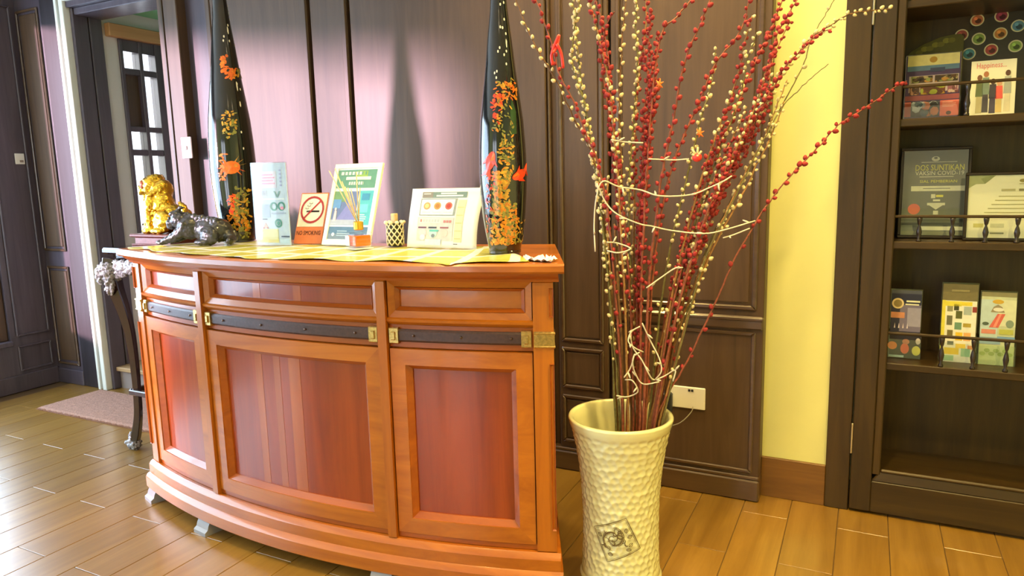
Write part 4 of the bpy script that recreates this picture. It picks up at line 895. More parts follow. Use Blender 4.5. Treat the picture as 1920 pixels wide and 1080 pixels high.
# --- top shelf
t, s, w = stand_sheet(0.104, 0.272, YS-0.035, SH[2]+0.001, 0.235, 0.045, 'brochure_holder', 'purple food-photo brochures in a clear holder on the top shelf', 'brochure', 0.003, K(72, 52, 104), base='brochure')
s.rect(w*.02, .196, w*.98, .235, K(225, 218, 150), .001); s.disc(w*.5, .216, .012, .011, K(180, 140, 40), .002); s.rect(w*.02, .178, w*.98, .196, K(90, 130, 165), .001); s.rect(w*.45, .172, w*.72, .186, K(50, 70, 110), .0016)
s.rect(w*.06, .100, w*.98, .160, K(205, 190, 190), .001)
def photo(x0, y0, x1, y1, cols, seed):
    r = random.Random(seed); s.rect(x0, y0, x1, y1, K(*cols[0]), .002)
    for k in range(16):
        cx, cy = r.uniform(x0, x1), r.uniform(y0, y1); rx = min((x1-x0)*.16, cx-x0, x1-cx); ry = min((y1-y0)*.3, cy-y0, y1-cy)
        if rx > .001 and ry > .001: s.disc(cx, cy, rx, ry, K(*cols[1+k % (len(cols)-1)]), .0024+.0002*(k % 3), 7)
FOOD = [(60, 44, 26), (150, 160, 90), (205, 150, 60), (90, 60, 30), (190, 175, 120), (40, 30, 20)]
photo(w*.10, .134, w*.50, .158, FOOD, 1); photo(w*.54, .134, w*.96, .158, FOOD, 2); photo(w*.08, .090, w*.26, .124, [(110, 60, 40), (200, 150, 120), (70, 40, 30)], 3); photo(w*.28, .090, w*.74, .124, [(120, 60, 30), (205, 160, 50), (90, 45, 25), (180, 190, 60)], 4); photo(w*.78, .092, w*.98, .122, [(150, 90, 110), (205, 180, 170), (110, 60, 70)], 5)
s.rect(0, .070, w, .088, K(150, 70, 80), .001); s.rect(0, .012, w*.12, .066, K(215, 90, 60), .002); photo(w*.12, .010, w*.64, .066, [(46, 56, 70), (190, 200, 205), (60, 90, 110), (30, 30, 40), (200, 120, 90)], 6)
s.rect(w*.66, .010, w, .066, K(230, 110, 90), .002); s.lines(w*.70, .040, w*.96, .062, 4, K(245, 180, 160), .0026); s.disc(w*.82, .020, .008, .007, K(60, 20, 22), .0026)
s.flush(t); holder(t, s, w, 0.235, 0.06)
# olive fan-shaped leaflet behind
t = thing('fan_leaflet', (0.19, 3.06, SH[2]), 'olive fan-shaped leaflet standing behind the purple brochures', 'leaflet')
s = Sheet((0.10, 3.075, SH[2]+0.001), (1, 0, 0), (0, 0.18, 1))
pts = [(0, 0), (0.19, 0), (0.19, .25)] + [(0.0+0.195*math.cos(a), .20+.115*math.sin(a)) for a in np.linspace(0.25, PI*0.5, 8)] + [(-0.0, .262)]
pts = [(0.0, 0.0), (0.185, 0.0), (0.185, .30), (.175, .312), (.15, .312), (.11, .306), (.06, .286), (.02, .262), (0.0, .240)]
bm = bmesh.new(); v0 = [bm.verts.new(s.p(x, y, 0)) for x, y in pts]; v1 = [bm.verts.new(s.p(x, y, -.003)) for x, y in pts]
bm.faces.new(v0); bm.faces.new(v1[::-1])
for i in range(len(pts)): j = (i+1) % len(pts); bm.faces.new((v0[i], v1[i], v1[j], v0[j]))
frombm('sheet', bm, K(104, 100, 50), t)
for k in range(7): s.disc(.045+.017*k, .255+.006*k+.006*(k % 2), .012, .010, K(150, 146, 62) if k % 2 else K(128, 124, 56), .0008+.0003*k, 9)
s.flush(t)
# dark board with round photographs
t = thing('photo_board', (0.40, 3.09, SH[2]), 'dark rounded board of round framed photographs on the top shelf', 'display board')
s = Sheet((0.262, 3.10, SH[2]+0.001), (1, 0, 0), (0, 0.12, 1))
pts = [(0, 0), (0.36, 0)] + [(0.18+0.18*math.cos(a), .22+.155*math.sin(a)) for a in np.linspace(0, PI, 18)]
bm = bmesh.new(); v0 = [bm.verts.new(s.p(x, y, 0)) for x, y in pts]; v1 = [bm.verts.new(s.p(x, y, -.006)) for x, y in pts]
bm.faces.new(v0); bm.faces.new(v1[::-1])
for i in range(len(pts)): j = (i+1) % len(pts); bm.faces.new((v0[i], v1[i], v1[j], v0[j]))
frombm('board', bm, K(66, 62, 54), t)
for (px, py), c in (((1834, 36), (200, 120, 80)), ((1880, 28), (165, 70, 90)), ((1911, 47), (95, 140, 160)), ((1804, 65), (165, 80, 70)), ((1836, 72), (140, 165, 80)), ((1877, 62), (205, 140, 70)), ((1859, 93), (185, 80, 70)), ((1905, 86), (150, 180, 85)), ((1817, 101), (85, 150, 160)), ((1945, 68), (200, 120, 80)), ((1938, 98), (170, 80, 80))):
    P = ony(px, py, 3.118); a, b_ = P[0]-0.262, (P[2]-SH[2])/0.993
    s.disc(a, b_, .0215, .0215, K(225, 218, 170), .001, 24, 'ring'); s.disc(a, b_, .0175, .0175, K(*c), .0018, 20, 'photo')
    s.disc(a+.003, b_-.004, .010, .009, K(*[int(v*.5) for v in c]), .0025, 9, 'photo'); s.disc(a-.005, b_+.005, .006, .006, K(*[min(255, int(v*1.25)) for v in c]), .0032, 8, 'photo')
s.flush(t)
# magazine
t, s, w = stand_sheet(0.300, 0.430, YS-0.075, SH[2]+0.001, 0.190, 0.030, 'magazine', 'cream magazine with three standing figures and pink title on the top shelf', 'magazine', 0.004, 'paper_cream', base='cover')
def fig(cx, y0, hgt, top, bot, skin):
    s.poly([(cx-.009, y0), (cx+.009, y0), (cx+.008, y0+hgt*.45), (cx-.008, y0+hgt*.45)], K(*bot), .001); s.poly([(cx-.011, y0+hgt*.42), (cx+.011, y0+hgt*.42), (cx+.009, y0+hgt*.82), (cx-.009, y0+hgt*.82)], K(*top), .0014)
    s.disc(cx, y0+hgt*.90, .0075, .010, K(*skin), .0018, 12)
fig(w*.20, .010, .135, (96, 110, 70), (190, 180, 130), (120, 80, 50)); fig(w*.34, .012, .145, (120, 140, 120), (70, 66, 70), (170, 110, 70)); fig(w*.50, .008, .120, (60, 56, 66), (74, 68, 84), (70, 44, 34)); fig(w*.64, .010, .110, (225, 90, 80), (215, 190, 120), (205, 160, 120)); fig(w*.82, .012, .145, (170, 176, 160), (220, 210, 170), (90, 60, 40))
s.flush(t); s.text('Happiness...', w*.12, .158, w*.66, .024, K(228, 130, 120), t, .0014)
t['label'] = 'cream magazine with standing figures and a pink title on the top shelf'

# ================================================================== WALL FITTINGS, MAT
P = ony(1293, 746, YB)
t = thing('wall_socket', (P[0], YB, P[2]), 'cream double power socket on the dark panelling behind the floor vase', 'socket')
box('plate', P[0]-.080, P[0]+.064, YB-.010, YB-.001, P[2]-.043, P[2]+.048, 'plate_white', t, .003)
box('socket_face', P[0]-.062, P[0]-.010, YB-.014, YB-.009, P[2]-.030, P[2]+.030, 'plate_white', t, .004); lathe('plug', [(.018, 0), (.018, .006), (.014, .009)], 'plate_white', t, (0, 0, 0), 20)
t.children[-1].data.transform(Matrix.Translation((.022, -.010, -.005)) @ Matrix.Rotation(PI/2, 4, 'X')); t.children[-1].data.transform(Matrix.Translation(wloc(t)))
for dx in (.0, .012): box('switch', P[0]-.004+dx, P[0]+.005+dx, YB-.013, YB-.009, P[2]+.030, P[2]+.040, 'adapter_black', t, .001)
ad = thing('power_adapter', (P[0]-.088, YB-.02, P[2]-.02), 'black power adapter plugged in beside the socket', 'adapter')
box('body', P[0]-.108, P[0]-.064, YB-.045, YB-.014, P[2]-.062, P[2]+.022, 'adapter_black', ad, .006); box('indicator', P[0]-.094, P[0]-.078, YB-.047, YB-.045, P[2]-.022, P[2]-.018, K(90, 150, 230), ad, 0)
tube('cord', smoothline([(P[0]+.018, YB-.012, P[2]-.03), (P[0]+.010, YB-.02, P[2]-.055), (P[0]-.03, YB-.03, P[2]-.10), (P[0]-.10, YB-.03, P[2]-.14), (P[0]-.2, YB-.05, P[2]-.24)]), .0022, 'cable', ad, 6)
P = ony(352, 277, YB-.03)
t = thing('light_switch', (P[0], YB-.03, P[2]), 'pale pink light switch plate on the pilaster by the doorway', 'switch')
box('plate', P[0]-.040, P[0]+.040, YB-.040, YB-.031, P[2]-.058, P[2]+.058, 'plate_pink', t, .003); box('rocker', P[0]-.008, P[0]+.010, YB-.044, YB-.040, P[2]-.012, P[2]+.010, 'riser_grey', t, .002)
P = onx(36, 298, XL)
t = thing('light_switch', (XL, P[1], P[2]), 'small cream switch on the purple wall at the far left', 'switch')
box('plate', XL+.001, XL+.010, P[1]-.028, P[1]+.028, P[2]-.034, P[2]+.034, 'plate_white', t, .002); box('rocker', XL+.010, XL+.014, P[1]-.004, P[1]+.018, P[2]-.022, P[2]-.008, 'riser_grey', t, .001)
mt = thing('door_mat', (-3.9, 2.58, 0), 'pinkish brown woven door mat on the floor before the doorway', 'mat')
V, Fs = [], []
nx, ny = 60, 30; MX0, MX1, MY0, MY1 = -4.40, -3.30, 2.36, 2.755
for zz in (0.001, 0.014):
    for j in range(ny+1):
        for i in range(nx+1):
            e = 0.004*math.sin(i*2.1)*(j in (0, ny)); V.append((MX0+(MX1-MX0)*i/nx, MY0+(MY1-MY0)*j/ny+e, zz + (0.002*random.random() if zz > 0.01 else 0) - (0.006 if zz > .01 and (i in (0, nx) or j in (0, ny)) else 0)))
q = (nx+1)*(ny+1)
for j in range(ny):
    for i in range(nx): a = j*(nx+1)+i; Fs += [(a, a+nx+1, a+nx+2, a+1), (q+a, q+a+1, q+a+nx+2, q+a+nx+1)]
for i in range(nx): Fs += [(i, i+1, q+i+1, q+i), (q+ny*(nx+1)+i, q+ny*(nx+1)+i+1, ny*(nx+1)+i+1, ny*(nx+1)+i)]
for j in range(ny): a = j*(nx+1); Fs += [(q+a, q+a+nx+1, a+nx+1, a), (a+nx, a+2*nx+1, q+a+2*nx+1, q+a+nx)]
raw('pile', V, Fs, 'mat_fibre', mt)
V, Fs = [], []
for i in range(120):
    x = MX0 + (MX1-MX0)*(i+.5)/120; d = random.uniform(-.004, .004); tube_vf([(x, MY0+.004, .006), (x+d, MY0-.014, .003)], [.0026, .0012], 4, V, Fs)
o = raw('fringe', V, Fs, 'mat_fibre', mt); o['kind'] = 'stuff'

# ================================================================== CARVED TABLE, GOLD LION
TX0, TX1, TY0, TY1, TZ = -3.26, -2.76, 2.14, 2.66, 1.02
tb = thing('carved_table', ((TX0+TX1)/2, (TY0+TY1)/2, 0), 'black carved high table with curved legs standing left of the desk', 'table')
box('top', TX0-.012, TX1+.012, TY0-.012, TY1+.012, TZ-.030, TZ, 'rosewood_black', tb, .008)
box('waist', TX0+.03, TX1-.03, TY0+.03, TY1-.03, TZ-.062, TZ-.030, 'rosewood_black', tb, .004)
def carved(p):       # lumpy openwork relief
    return 0.009*mnoise.noise(Vector(p)*70) + 0.007*mnoise.noise(Vector(p)*130)
for (ax, ay, bx_, by_) in ((TX0+.03, TY0+.012, TX1-.03, TY0+.012), (TX0+.012, TY0+.03, TX0+.012, TY1-.03), (TX0+.03, TY1-.012, TX1-.03, TY1-.012), (TX1-.012, TY0+.03, TX1-.012, TY1-.03)):
    parts = []
    n = 9
    for k in range(n):
        u = (k+.5)/n; h = .05 + .05*abs(2*u-1)**2
        c = (ax+(bx_-ax)*u, ay+(by_-ay)*u, TZ-.062-h*.5)
        parts.append(('e', c, (.036, .020, h*.62) if ay == by_ else (.020, .036, h*.62), E0))
    blob('carved_apron', parts, 'carved_pale', tb, .0065, 1, carved)
for ix, (lx, sxn) in enumerate(((TX0, -1), (TX1, 1))):
    for iy, (ly, syn) in enumerate(((TY0, -1), (TY1, 1))):
        L = lambda out, z: np.array([lx - sxn*.035 + sxn*out*.7, ly - syn*.035 + syn*out*.7, z])
        path = [(0.022, TZ-.05), (.030, TZ-.12), (.022, TZ-.20), (.0, TZ-.30), (-.018, TZ-.42), (-.024, TZ-.58), (-.022, TZ-.72), (-.016, TZ-.84), (.0, TZ-.93), (.016, TZ-.985), (.020, TZ-1.012)]
        rad = [.046, .046, .040, .034, .028, .024, .022, .023, .027, .029, .024]
        P = smoothline([L(o_, z) for o_, z in path], 4); R = np.interp(np.linspace(0, 1, len(P)), np.linspace(0, 1, len(rad)), rad)
        lg = tube('leg', P, list(R), 'rosewood_black', tb, 4, None)
        bm = bmesh.new(); bm.from_mesh(lg.data); bev(bm, .004); bm.to_mesh(lg.data); bm.free()
        c = L(.036, TZ-.115)
        blob('carved_knee', [('e', c, (.050, .050, .062), E0), ('e', c+np.array([sxn*.026, -syn*.02, -.06]), (.020, .024, .055), E0), ('e', c+np.array([-sxn*.02, syn*.026, -.06]), (.024, .020, .055), E0), ('e', c+np.array([sxn*.03, syn*.03, -.015]), (.025, .025, .05), E0)], 'carved_pale', lg, .0055, 1, carved)
        f = L(.016, .035)
        blob('carved_foot', [('e', L(.014, .030), (.030, .030, .029), E0), ('e', L(.040, .034), (.015, .015, .018), E0), ('e', L(.028, .065), (.014, .014, .03), E0)], 'carved_pale', lg, .005, 1, carved)
for ly in (TY0+.03, TY1-.03): box('stretcher', TX0+.03, TX1-.03, ly-.012, ly+.012, .285, .312, 'rosewood_black', tb, .004)
for lx in (TX0+.03, TX1-.03): box('stretcher', lx-.012, lx+.012, TY0+.03, TY1-.03, .285, .312, 'rosewood_black', tb, .004)

GL = np.array([-3.10, 2.36])
sd = thing('statue_stand', (GL[0], GL[1], TZ), 'carved dark red wooden stand under the gold lion', 'stand')
box('plate', GL[0]-.145, GL[0]+.155, GL[1]-.10, GL[1]+.10, TZ+.040, TZ+.056, 'carved_red', sd, .005)
box('block', GL[0]-.125, GL[0]+.135, GL[1]-.085, GL[1]+.085, TZ+.004, TZ+.040, 'carved_red', sd, .004)
box('plate', GL[0]-.140, GL[0]+.150, GL[1]-.095, GL[1]+.095, TZ, TZ+.008, 'carved_red', sd, .003)
gz = TZ + .056
ln = thing('gold_lion', (GL[0], GL[1], gz), 'shiny gold guardian lion statue sitting with its paw on a ball', 'statue')
q = lambda x, y, z: (GL[0]+x, GL[1]+y, gz+z)
def lumps(p): return .0035*mnoise.noise(Vector(p)*60) + .003*mnoise.noise(Vector(p)*130)
blob('body', [('e', q(.050, .0, .070), (.078, .066, .074), rot('Y', 25)), ('e', q(.005, -.01, .120), (.055, .056, .085), rot('Y', 22)), ('e', q(-.050, -.015, .232), (.046, .048, .050), E0),
   ('e', q(-.084, -.030, .212), (.028, .034, .026), E0), ('e', q(-.098, -.034, .196), (.018, .028, .010), E0), ('e', q(-.096, -.034, .226), (.018, .026, .012), E0), ('e', q(-.078, -.034, .172), (.014, .018, .026), E0),
   ('e', q(-.040, .0, .266), (.040, .046, .022), E0), ('e', q(-.005, .0, .195), (.044, .056, .070), rot('Y', 28)), ('e', q(-.078, -.03, .250), (.014, .034, .010), E0),
   ('c', [q(-.020, -.050, .150), q(-.030, -.058, .080), q(-.030, -.060, .016)], [.034, .025, .021]), ('e', q(-.046, -.066, .012), (.034, .024, .015), E0),
   ('c', [q(-.045, .030, .150), q(-.080, .030, .095), q(-.096, .025, .062)], [.030, .022, .018]), ('e', q(-.102, .020, .060), (.022, .020, .013), E0),
   ('e', q(.060, -.062, .058), (.058, .030, .056), E0), ('e', q(.045, -.080, .014), (.048, .024, .016), E0), ('e', q(.065, .060, .060), (.060, .032, .060), E0), ('e', q(.050, .075, .014), (.050, .024, .016), E0),
   ('c', [q(.105, 0, .05), q(.138, .0, .085), q(.140, 0, .125), q(.118, 0, .145)], [.024, .024, .018, .010])]
  + [('e', q(-.030+.045*math.cos(a), -.055*math.sin(a)-.01, .235-.055*abs(math.sin(a))), (.014, .014, .016), E0) for a in np.linspace(-1.4, 1.4, 9)]
  + [('e', q(.0+.026*k, -.040+.006*k, .205-.036*k), (.013, .013, .015), E0) for k in range(5)], 'gold', ln, .0055, 1, lumps)
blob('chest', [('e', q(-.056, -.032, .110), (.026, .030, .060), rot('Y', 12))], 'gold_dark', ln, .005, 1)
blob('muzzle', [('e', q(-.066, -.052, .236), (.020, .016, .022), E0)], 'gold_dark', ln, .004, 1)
bl = blob('ball', [('e', q(-.105, -.010, .030), (.030, .032, .030), E0)], 'gold', ln, .005, 1)
for a in range(6): blob('ball_boss', [('e', q(-.105-.028*math.cos(a*1.05-1.2), -.010-.030*math.sin(a*1.05-1.2), .030+.012*(-1)**a), (.006, .006, .006), E0)], 'frame_dark', bl, .003, 0)
for a in range(7): blob('bell', [('e', q(.0+.016*a, -.075+.004*a, .115-.012*a+.010*math.sin(a)), (.008, .008, .008), E0)], 'gold', ln, .0035, 0)

# ================================================================== THINGS ON THE DESK
# --- checked table cloth under a glossy cover
m, nt, b = nodes_of('check_cloth'); MATS['check_cloth'] = m
uv = nt.nodes.new('ShaderNodeUVMap'); sep = nt.nodes.new('ShaderNodeSeparateXYZ'); nt.links.new(uv.outputs[0], sep.inputs[0])
def mth(op, a, b_=None):
    n = nt.nodes.new('ShaderNodeMath'); n.operation = op
    for i, v in enumerate((a, b_)):
        if v is None: continue
        if isinstance(v, (int, float)): n.inputs[i].default_value = v
        else: nt.links.new(v, n.inputs[i])
    return n.outputs[0]
su = mth('LESS_THAN', mth('FRACT', mth('MULTIPLY', sep.outputs[0], 6.2)), 0.20)
sv = mth('LESS_THAN', mth('FRACT', mth('ADD', mth('MULTIPLY', sep.outputs[1], 5.0), 0.35)), 0.14)
ln1 = mth('MULTIPLY', mth('LESS_THAN', mth('FRACT', mth('MULTIPLY', sep.outputs[1], 62)), 0.45), 0.45)
nz = nt.nodes.new('ShaderNodeTexNoise'); nz.inputs['Scale'].default_value = 55; nt.links.new(uv.outputs[0], nz.inputs['Vector'])
ln1 = mth('MULTIPLY', ln1, mth('GREATER_THAN', nz.outputs[0], 0.47))
mx1 = nt.nodes.new('ShaderNodeMix'); mx1.data_type = 'RGBA'; mx1.inputs[6].default_value = rgb((0.50, 0.48, 0.06)); mx1.inputs[7].default_value = rgb((0.66, 0.63, 0.30)); nt.links.new(ln1, mx1.inputs[0])
mx2 = nt.nodes.new('ShaderNodeMix'); mx2.data_type = 'RGBA'; nt.links.new(mx1.outputs[2], mx2.inputs[6]); mx2.inputs[7].default_value = rgb((0.84, 0.84, 0.80)); nt.links.new(mth('MAXIMUM', su, sv), mx2.inputs[0])
nt.links.new(mx2.outputs[2], b.inputs['Base Color']); b.inputs['Roughness'].default_value = 0.45; b.inputs['Coat Weight'].default_value = 0.3; b.inputs['Coat Roughness'].default_value = 0.12
def cloth_front(a):
    d = math.degrees(a)
    return 2.872 + 0.055*math.exp(-((d-13.0)/1.3)**2) + 0.045*math.exp(-((d+1.5)/1.0)**2) + 0.012*math.sin(d*1.3)
na, nr = 150, 40; V, Fs, UV = [], [], []
cr_ = random.Random(5); ph = [cr_.uniform(0, 6) for _ in range(6)]
for i in range(na+1):
    for j in range(nr+1):
        v_ = j/nr; amax = D(13.6) + (D(17.4)-D(13.6))*v_; a = -D(19.0) + (amax+D(19.0))*i/na
        r = 2.43 + (cloth_front(a)-2.43)*v_
        edge = max(0, (i/na-0.93)/0.07); fr = max(0, (v_-0.8)/0.2)
        z = HT + 0.0022 + 0.0016*(1+math.sin(a*60+ph[0]+r*9)) *(0.3+fr) + edge*0.006*(1+math.sin(r*30)) 
        if r > 2.913: z = HT + 0.003 - (r-2.913)*1.15
        V.append(arc_pt(a, min(r, 2.922), z)); UV.append((a*2.85, r))
for i in range(na):
    for j in range(nr): k = i*(nr+1)+j; Fs.append((k, k+1, k+nr+2, k+nr+1))
tc = raw('table_cloth', V, Fs, 'check_cloth', None, True)
tag(tc, 'yellow-green and white checked cloth lying over the desk top', 'cloth')
ul = tc.data.uv_layers.new(name='UVMap')
for l in tc.data.loops: ul.data[l.index].uv = UV[l.vertex_index]
so = tc.modifiers.new('s', 'SOLIDIFY'); so.thickness = 0.0014; so.offset = -1
ZI = HT + 0.0065
# --- crumpled white cover corner / tissue
c = onz(1010, 489, HT)
t = thing('tissue', tuple(c), 'small crumpled white tissue on the right front corner of the desk', 'tissue')
V, Fs = [], []; tr = random.Random(4)
for j in range(9):
    for i in range(13): V.append((c[0]-.055+.110*i/12+tr.uniform(-.004, .004), c[1]-.035+.07*j/8*(1-.5*abs(i/12-.5))+tr.uniform(-.004, .004) - .02*(i/12-.5), HT+.002+abs(tr.gauss(0, .006))))
for j in range(8):
    for i in range(12): k = j*13+i; Fs.append((k, k+1, k+14, k+13))
o = raw('paper', V, Fs, 'paper_white', t); so = o.modifiers.new('s', 'SOLIDIFY'); so.thickness = 0.001

# --- tall black lacquer vases
VPROF = [(0, .050), (.02, .053), (.06, .060), (.12, .068), (.19, .0735), (.25, .076), (.33, .0735), (.41, .068), (.48, .059), (.565, .0475), (.655, .0375), (.735, .0275), (.81, .0215), (.90, .0185), (.96, .020), (1.0, .029), (1.005, .030)]
class BigVase:
    def __init__(s, px, py, k, label):
        P = onz(px, py, ZI); s.c = P; s.k = k
        s.t = thing('lacquer_vase', (P[0], P[1], ZI), label, 'vase', 'tall black lacquer vases')
        zz = np.linspace(0, 1.005, 70); prof = [(float(s.r(z*k)), z*k) for z in zz] + [(.024*k, 1.003*k), (.014*k, .95*k), (.012*k, .90*k)]
        lathe('body', prof, 'black_lacquer', s.t, (P[0], P[1], ZI), 56, 0.9)
        lathe('foot_ring', [(.049*k, -.0), (.052*k, .0), (.052*k, .008), (.050*k, .010)], 'black_lacquer', s.t, (P[0], P[1], ZI), 48, 0.5, False)
        s.f = np.array([P[0], P[1]]); s.f = s.f/np.linalg.norm(s.f); s.acc = {}
    def r(s, z):
        zs = [p[0] for p in VPROF]; return float(np.interp(z/s.k, zs, [p[1] for p in VPROF]))*s.k
    def loc(s, px, py):
        v = pdir(px, py); f3 = np.array([s.f[0], s.f[1], 0]); tt = (s.c@f3)/(v@f3); Q = np.array([0, 0, CAM_H]) + v*tt
        lat = (Q[:2]-s.c[:2]) @ np.array([s.f[1], -s.f[0]]); z = Q[2]-ZI
        ph_ = math.asin(max(-.97, min(.97, lat/s.r(z)))); return ph_, z
    def pt(s, ph_, z, off):
        z = min(max(z, .004), .99*s.k); r = s.r(z)+off; a = math.atan2(-s.f[1], -s.f[0]) + ph_
        return (s.c[0]+r*math.cos(a), s.c[1]+r*math.sin(a), ZI+z)
    def poly(s, px, py, pts, ang, mat, name, off=.0012):
        ph_, z = s.loc(px, py); r = s.r(z); a = s.acc.setdefault((name, mat, off), [[], []]); b_ = len(a[0]); ca, sa = math.cos(ang), math.sin(ang)
        a[0].append(s.pt(ph_, z, off))
        for x, y in pts: X, Y = x*ca-y*sa, x*sa+y*ca; a[0].append(s.pt(ph_+X/r, z+Y, off))
        n = len(pts); a[1] += [(b_, b_+1+i, b_+1+(i+1) % n) for i in range(n)]
    def dab(s, px, py, rx, ry, ang, mat, name, off=.0012):
        s.poly(px, py, [(rx*math.cos(2*PI*i/8), ry*math.sin(2*PI*i/8)) for i in range(8)], ang, mat, name, off)
    def scatter(s, px0, py0, px1, py1, n, mats, name, size, seed):
        r = random.Random(seed)
        for k in range(n):
            u, v = r.random(), r.random()
            s.dab(px0+(px1-px0)*u, py0+(py1-py0)*v, size*r.uniform(.5, 1.3), size*r.uniform(.25, .6), r.uniform(0, 3.1), r.choice(mats), name, .0010+.0004*(k % 5))
    def fish(s, px, py, L, ang, mat, belly):
        s.poly(px, py, [(L*.5*math.cos(t), L*.26*math.sin(t)*(1 if math.cos(t) < .3 else .9)) for t in np.linspace(0, 2*PI, 16, endpoint=False)], ang, mat, 'painted_fish', .0030)
        s.poly(px, py, [(-L*.42, 0), (-L*.9, L*.42), (-L*.72, L*.05), (-L*.95, -L*.30)], ang, mat, 'painted_fish', .0026)
        s.poly(px, py, [(-.1*L, .2*L), (-.32*L, .50*L), (.2*L, .26*L)], ang, mat, 'painted_fish', .0026); s.poly(px, py, [(-.05*L, -.2*L), (-.2*L, -.46*L), (.16*L, -.2*L)], ang, mat, 'painted_fish', .0026)
        s.poly(px, py, [(L*.18, -.03*L), (L*.44, -.02*L), (L*.40, -.12*L), (L*.10, -.18*L)], ang, belly, 'painted_fish', .0034)
    def flush(s):
        for (name, mat, off), (V, Fs) in s.acc.items():
            o = raw(name, V, Fs, mat, s.t)
            if name != 'painted_leaf': o['kind'] = 'stuff'
vr_ = BigVase(947, 473, 1.0, 'tall black lacquer vase with painted goldfish and amber weed, on the desk right')
v = vr_
for px, py in ((944, 8), (938, 12), (945, 40), (938, 55), (942, 56), (948, 67), (949, 82), (949, 100), (937, 94), (934, 101), (945, 107), (949, 124), (932, 138), (928, 141), (931, 150)): v.dab(px, py, .0024, .0045, 0, 'paint_white', 'painted_bubbles')
v.dab(949, 85, .0020, .014, 0, 'paint_white', 'painted_bubbles')
v.scatter(928, 158, 968, 190, 40, ['paint_amber', 'paint_orange', 'paint_gold', 'paint_orange'], 'painted_flowers', .008, 1)
v.scatter(922, 178, 942, 206, 26, ['paint_red', 'paint_orange'], 'painted_flowers', .008, 2)
v.scatter(922, 206, 938, 250, 22, ['paint_amber', 'paint_red', 'paint_olive'], 'painted_flowers', .006, 3)
v.scatter(935, 150, 962, 300, 60, ['paint_olive', 'paint_gold', 'paint_olive'], 'painted_weed', .006, 4)
v.poly(962, 225, [(-.010, -.05), (.008, -.045), (.012, .02), (.0, .06), (-.010, .02)], 0, 'paint_leafgreen', 'painted_leaf')
v.scatter(935, 255, 962, 325, 60, ['paint_gold', 'paint_olive', 'paint_amber'], 'painted_weed', .007, 5)
v.scatter(926, 322, 955, 395, 150, ['paint_gold', 'paint_gold', 'paint_amber', 'paint_olive'], 'painted_weed', .009, 6)
v.scatter(922, 380, 968, 455, 200, ['paint_amber', 'paint_amber', 'paint_gold', 'paint_olive'], 'painted_weed', .009, 7)
v.scatter(950, 410, 984, 455, 60, ['paint_olive', 'paint_gold'], 'painted_weed', .006, 8)
v.scatter(912, 320, 930, 440, 50, ['paint_red', 'paint_amber'], 'painted_weed', .006, 9)
v.fish(921, 303, .060, 1.25, 'paint_red', 'paint_orange'); v.fish(973, 328, .058, -2.75, 'paint_red', 'paint_orange')
v.flush()
vl_ = BigVase(449, 451, 1.22, 'tall black lacquer vase with painted crab and orange flowers, on the desk left')
v = vl_
for px, py in ((434, 12), (436, 18), (432, 25), (435, 28), (431, 38), (427, 50), (427, 62), (430, 80), (440, 86), (444, 160), (450, 170), (450, 200), (452, 250), (456, 280), (420, 72), (419, 80)): v.dab(px, py, .003, .0055, 0, 'paint_white', 'painted_bubbles')
v.dab(427, 60, .003, .016, 0, 'paint_white', 'painted_bubbles'); v.dab(444, 165, .003, .020, 0, 'paint_white', 'painted_bubbles'); v.dab(450, 198, .003, .012, 0, 'paint_white', 'painted_bubbles')
v.scatter(415, 108, 425, 140, 22, ['paint_orange', 'paint_amber'], 'painted_flowers', .010, 11); v.scatter(422, 132, 442, 150, 34, ['paint_orange', 'paint_orange', 'paint_amber'], 'painted_flowers', .010, 12); v.scatter(442, 130, 460, 148, 26, ['paint_gold', 'paint_olive'], 'painted_flowers', .009, 13)
v.scatter(418, 212, 442, 262, 44, ['paint_olive', 'paint_gold'], 'painted_weed', .009, 14)
v.poly(434, 315, [(.034*math.cos(t), .026*math.sin(t)) for t in np.linspace(0, 2*PI, 14, endpoint=False)], .2, 'paint_orange', 'painted_crab', .003)
for a in (.2, .6, 1.0, 2.2, 2.6, 3.3, 3.7, 4.1, 5.4, 5.8): v.poly(434, 315, [(.025*math.cos(a), .02*math.sin(a)), (.062*math.cos(a), .05*math.sin(a)+.006), (.03*math.cos(a+.25), .022*math.sin(a+.25))], 0, 'paint_orange' if a > 1.5 else 'paint_gold', 'painted_crab', .0026)
v.scatter(412, 290, 424, 340, 22, ['paint_orange', 'paint_amber'], 'painted_weed', .009, 15)
v.scatter(428, 365, 446, 408, 44, ['paint_red', 'paint_amber'], 'painted_weed', .010, 16); v.scatter(440, 352, 466, 400, 70, ['paint_olive', 'paint_olive', 'paint_gold'], 'painted_weed', .010, 17)
v.scatter(432, 395, 470, 430, 70, ['paint_amber', 'paint_gold', 'paint_olive'], 'painted_weed', .010, 18); v.scatter(448, 420, 470, 445, 20, ['paint_olive'], 'painted_weed', .008, 19)
v.flush()

def desk_sheet(bl, br, tl, name, label, cat, thick, mat, base, vertical=False, z=ZI):
    a, b_ = onz(*bl, z), onz(*br, z); u = b_-a; u[2] = 0; w = np.linalg.norm(u); u /= w; n = np.array([u[1], -u[0], 0])   # n towards the viewer
    # ray through the top left pixel, in the plane of constant u-coordinate
    vdir = pdir(*tl); o0 = np.array([0, 0, CAM_H]); tt = ((a-o0)@u)/(vdir@u); top_ = o0 + vdir*tt
    if vertical:
        tt = ((a-o0)@n)/(vdir@n); q_ = o0+vdir*tt; top_ = np.array([a[0], a[1], q_[2]])
    t = thing(name, tuple((a+b_)/2), label, cat); s = Sheet(a, u, top_-a); h = (Vector(top_)-Vector(a)).length
    s.slab(base, 0, 0, w, h, -thick, 0, mat, t)
    return t, s, w, h
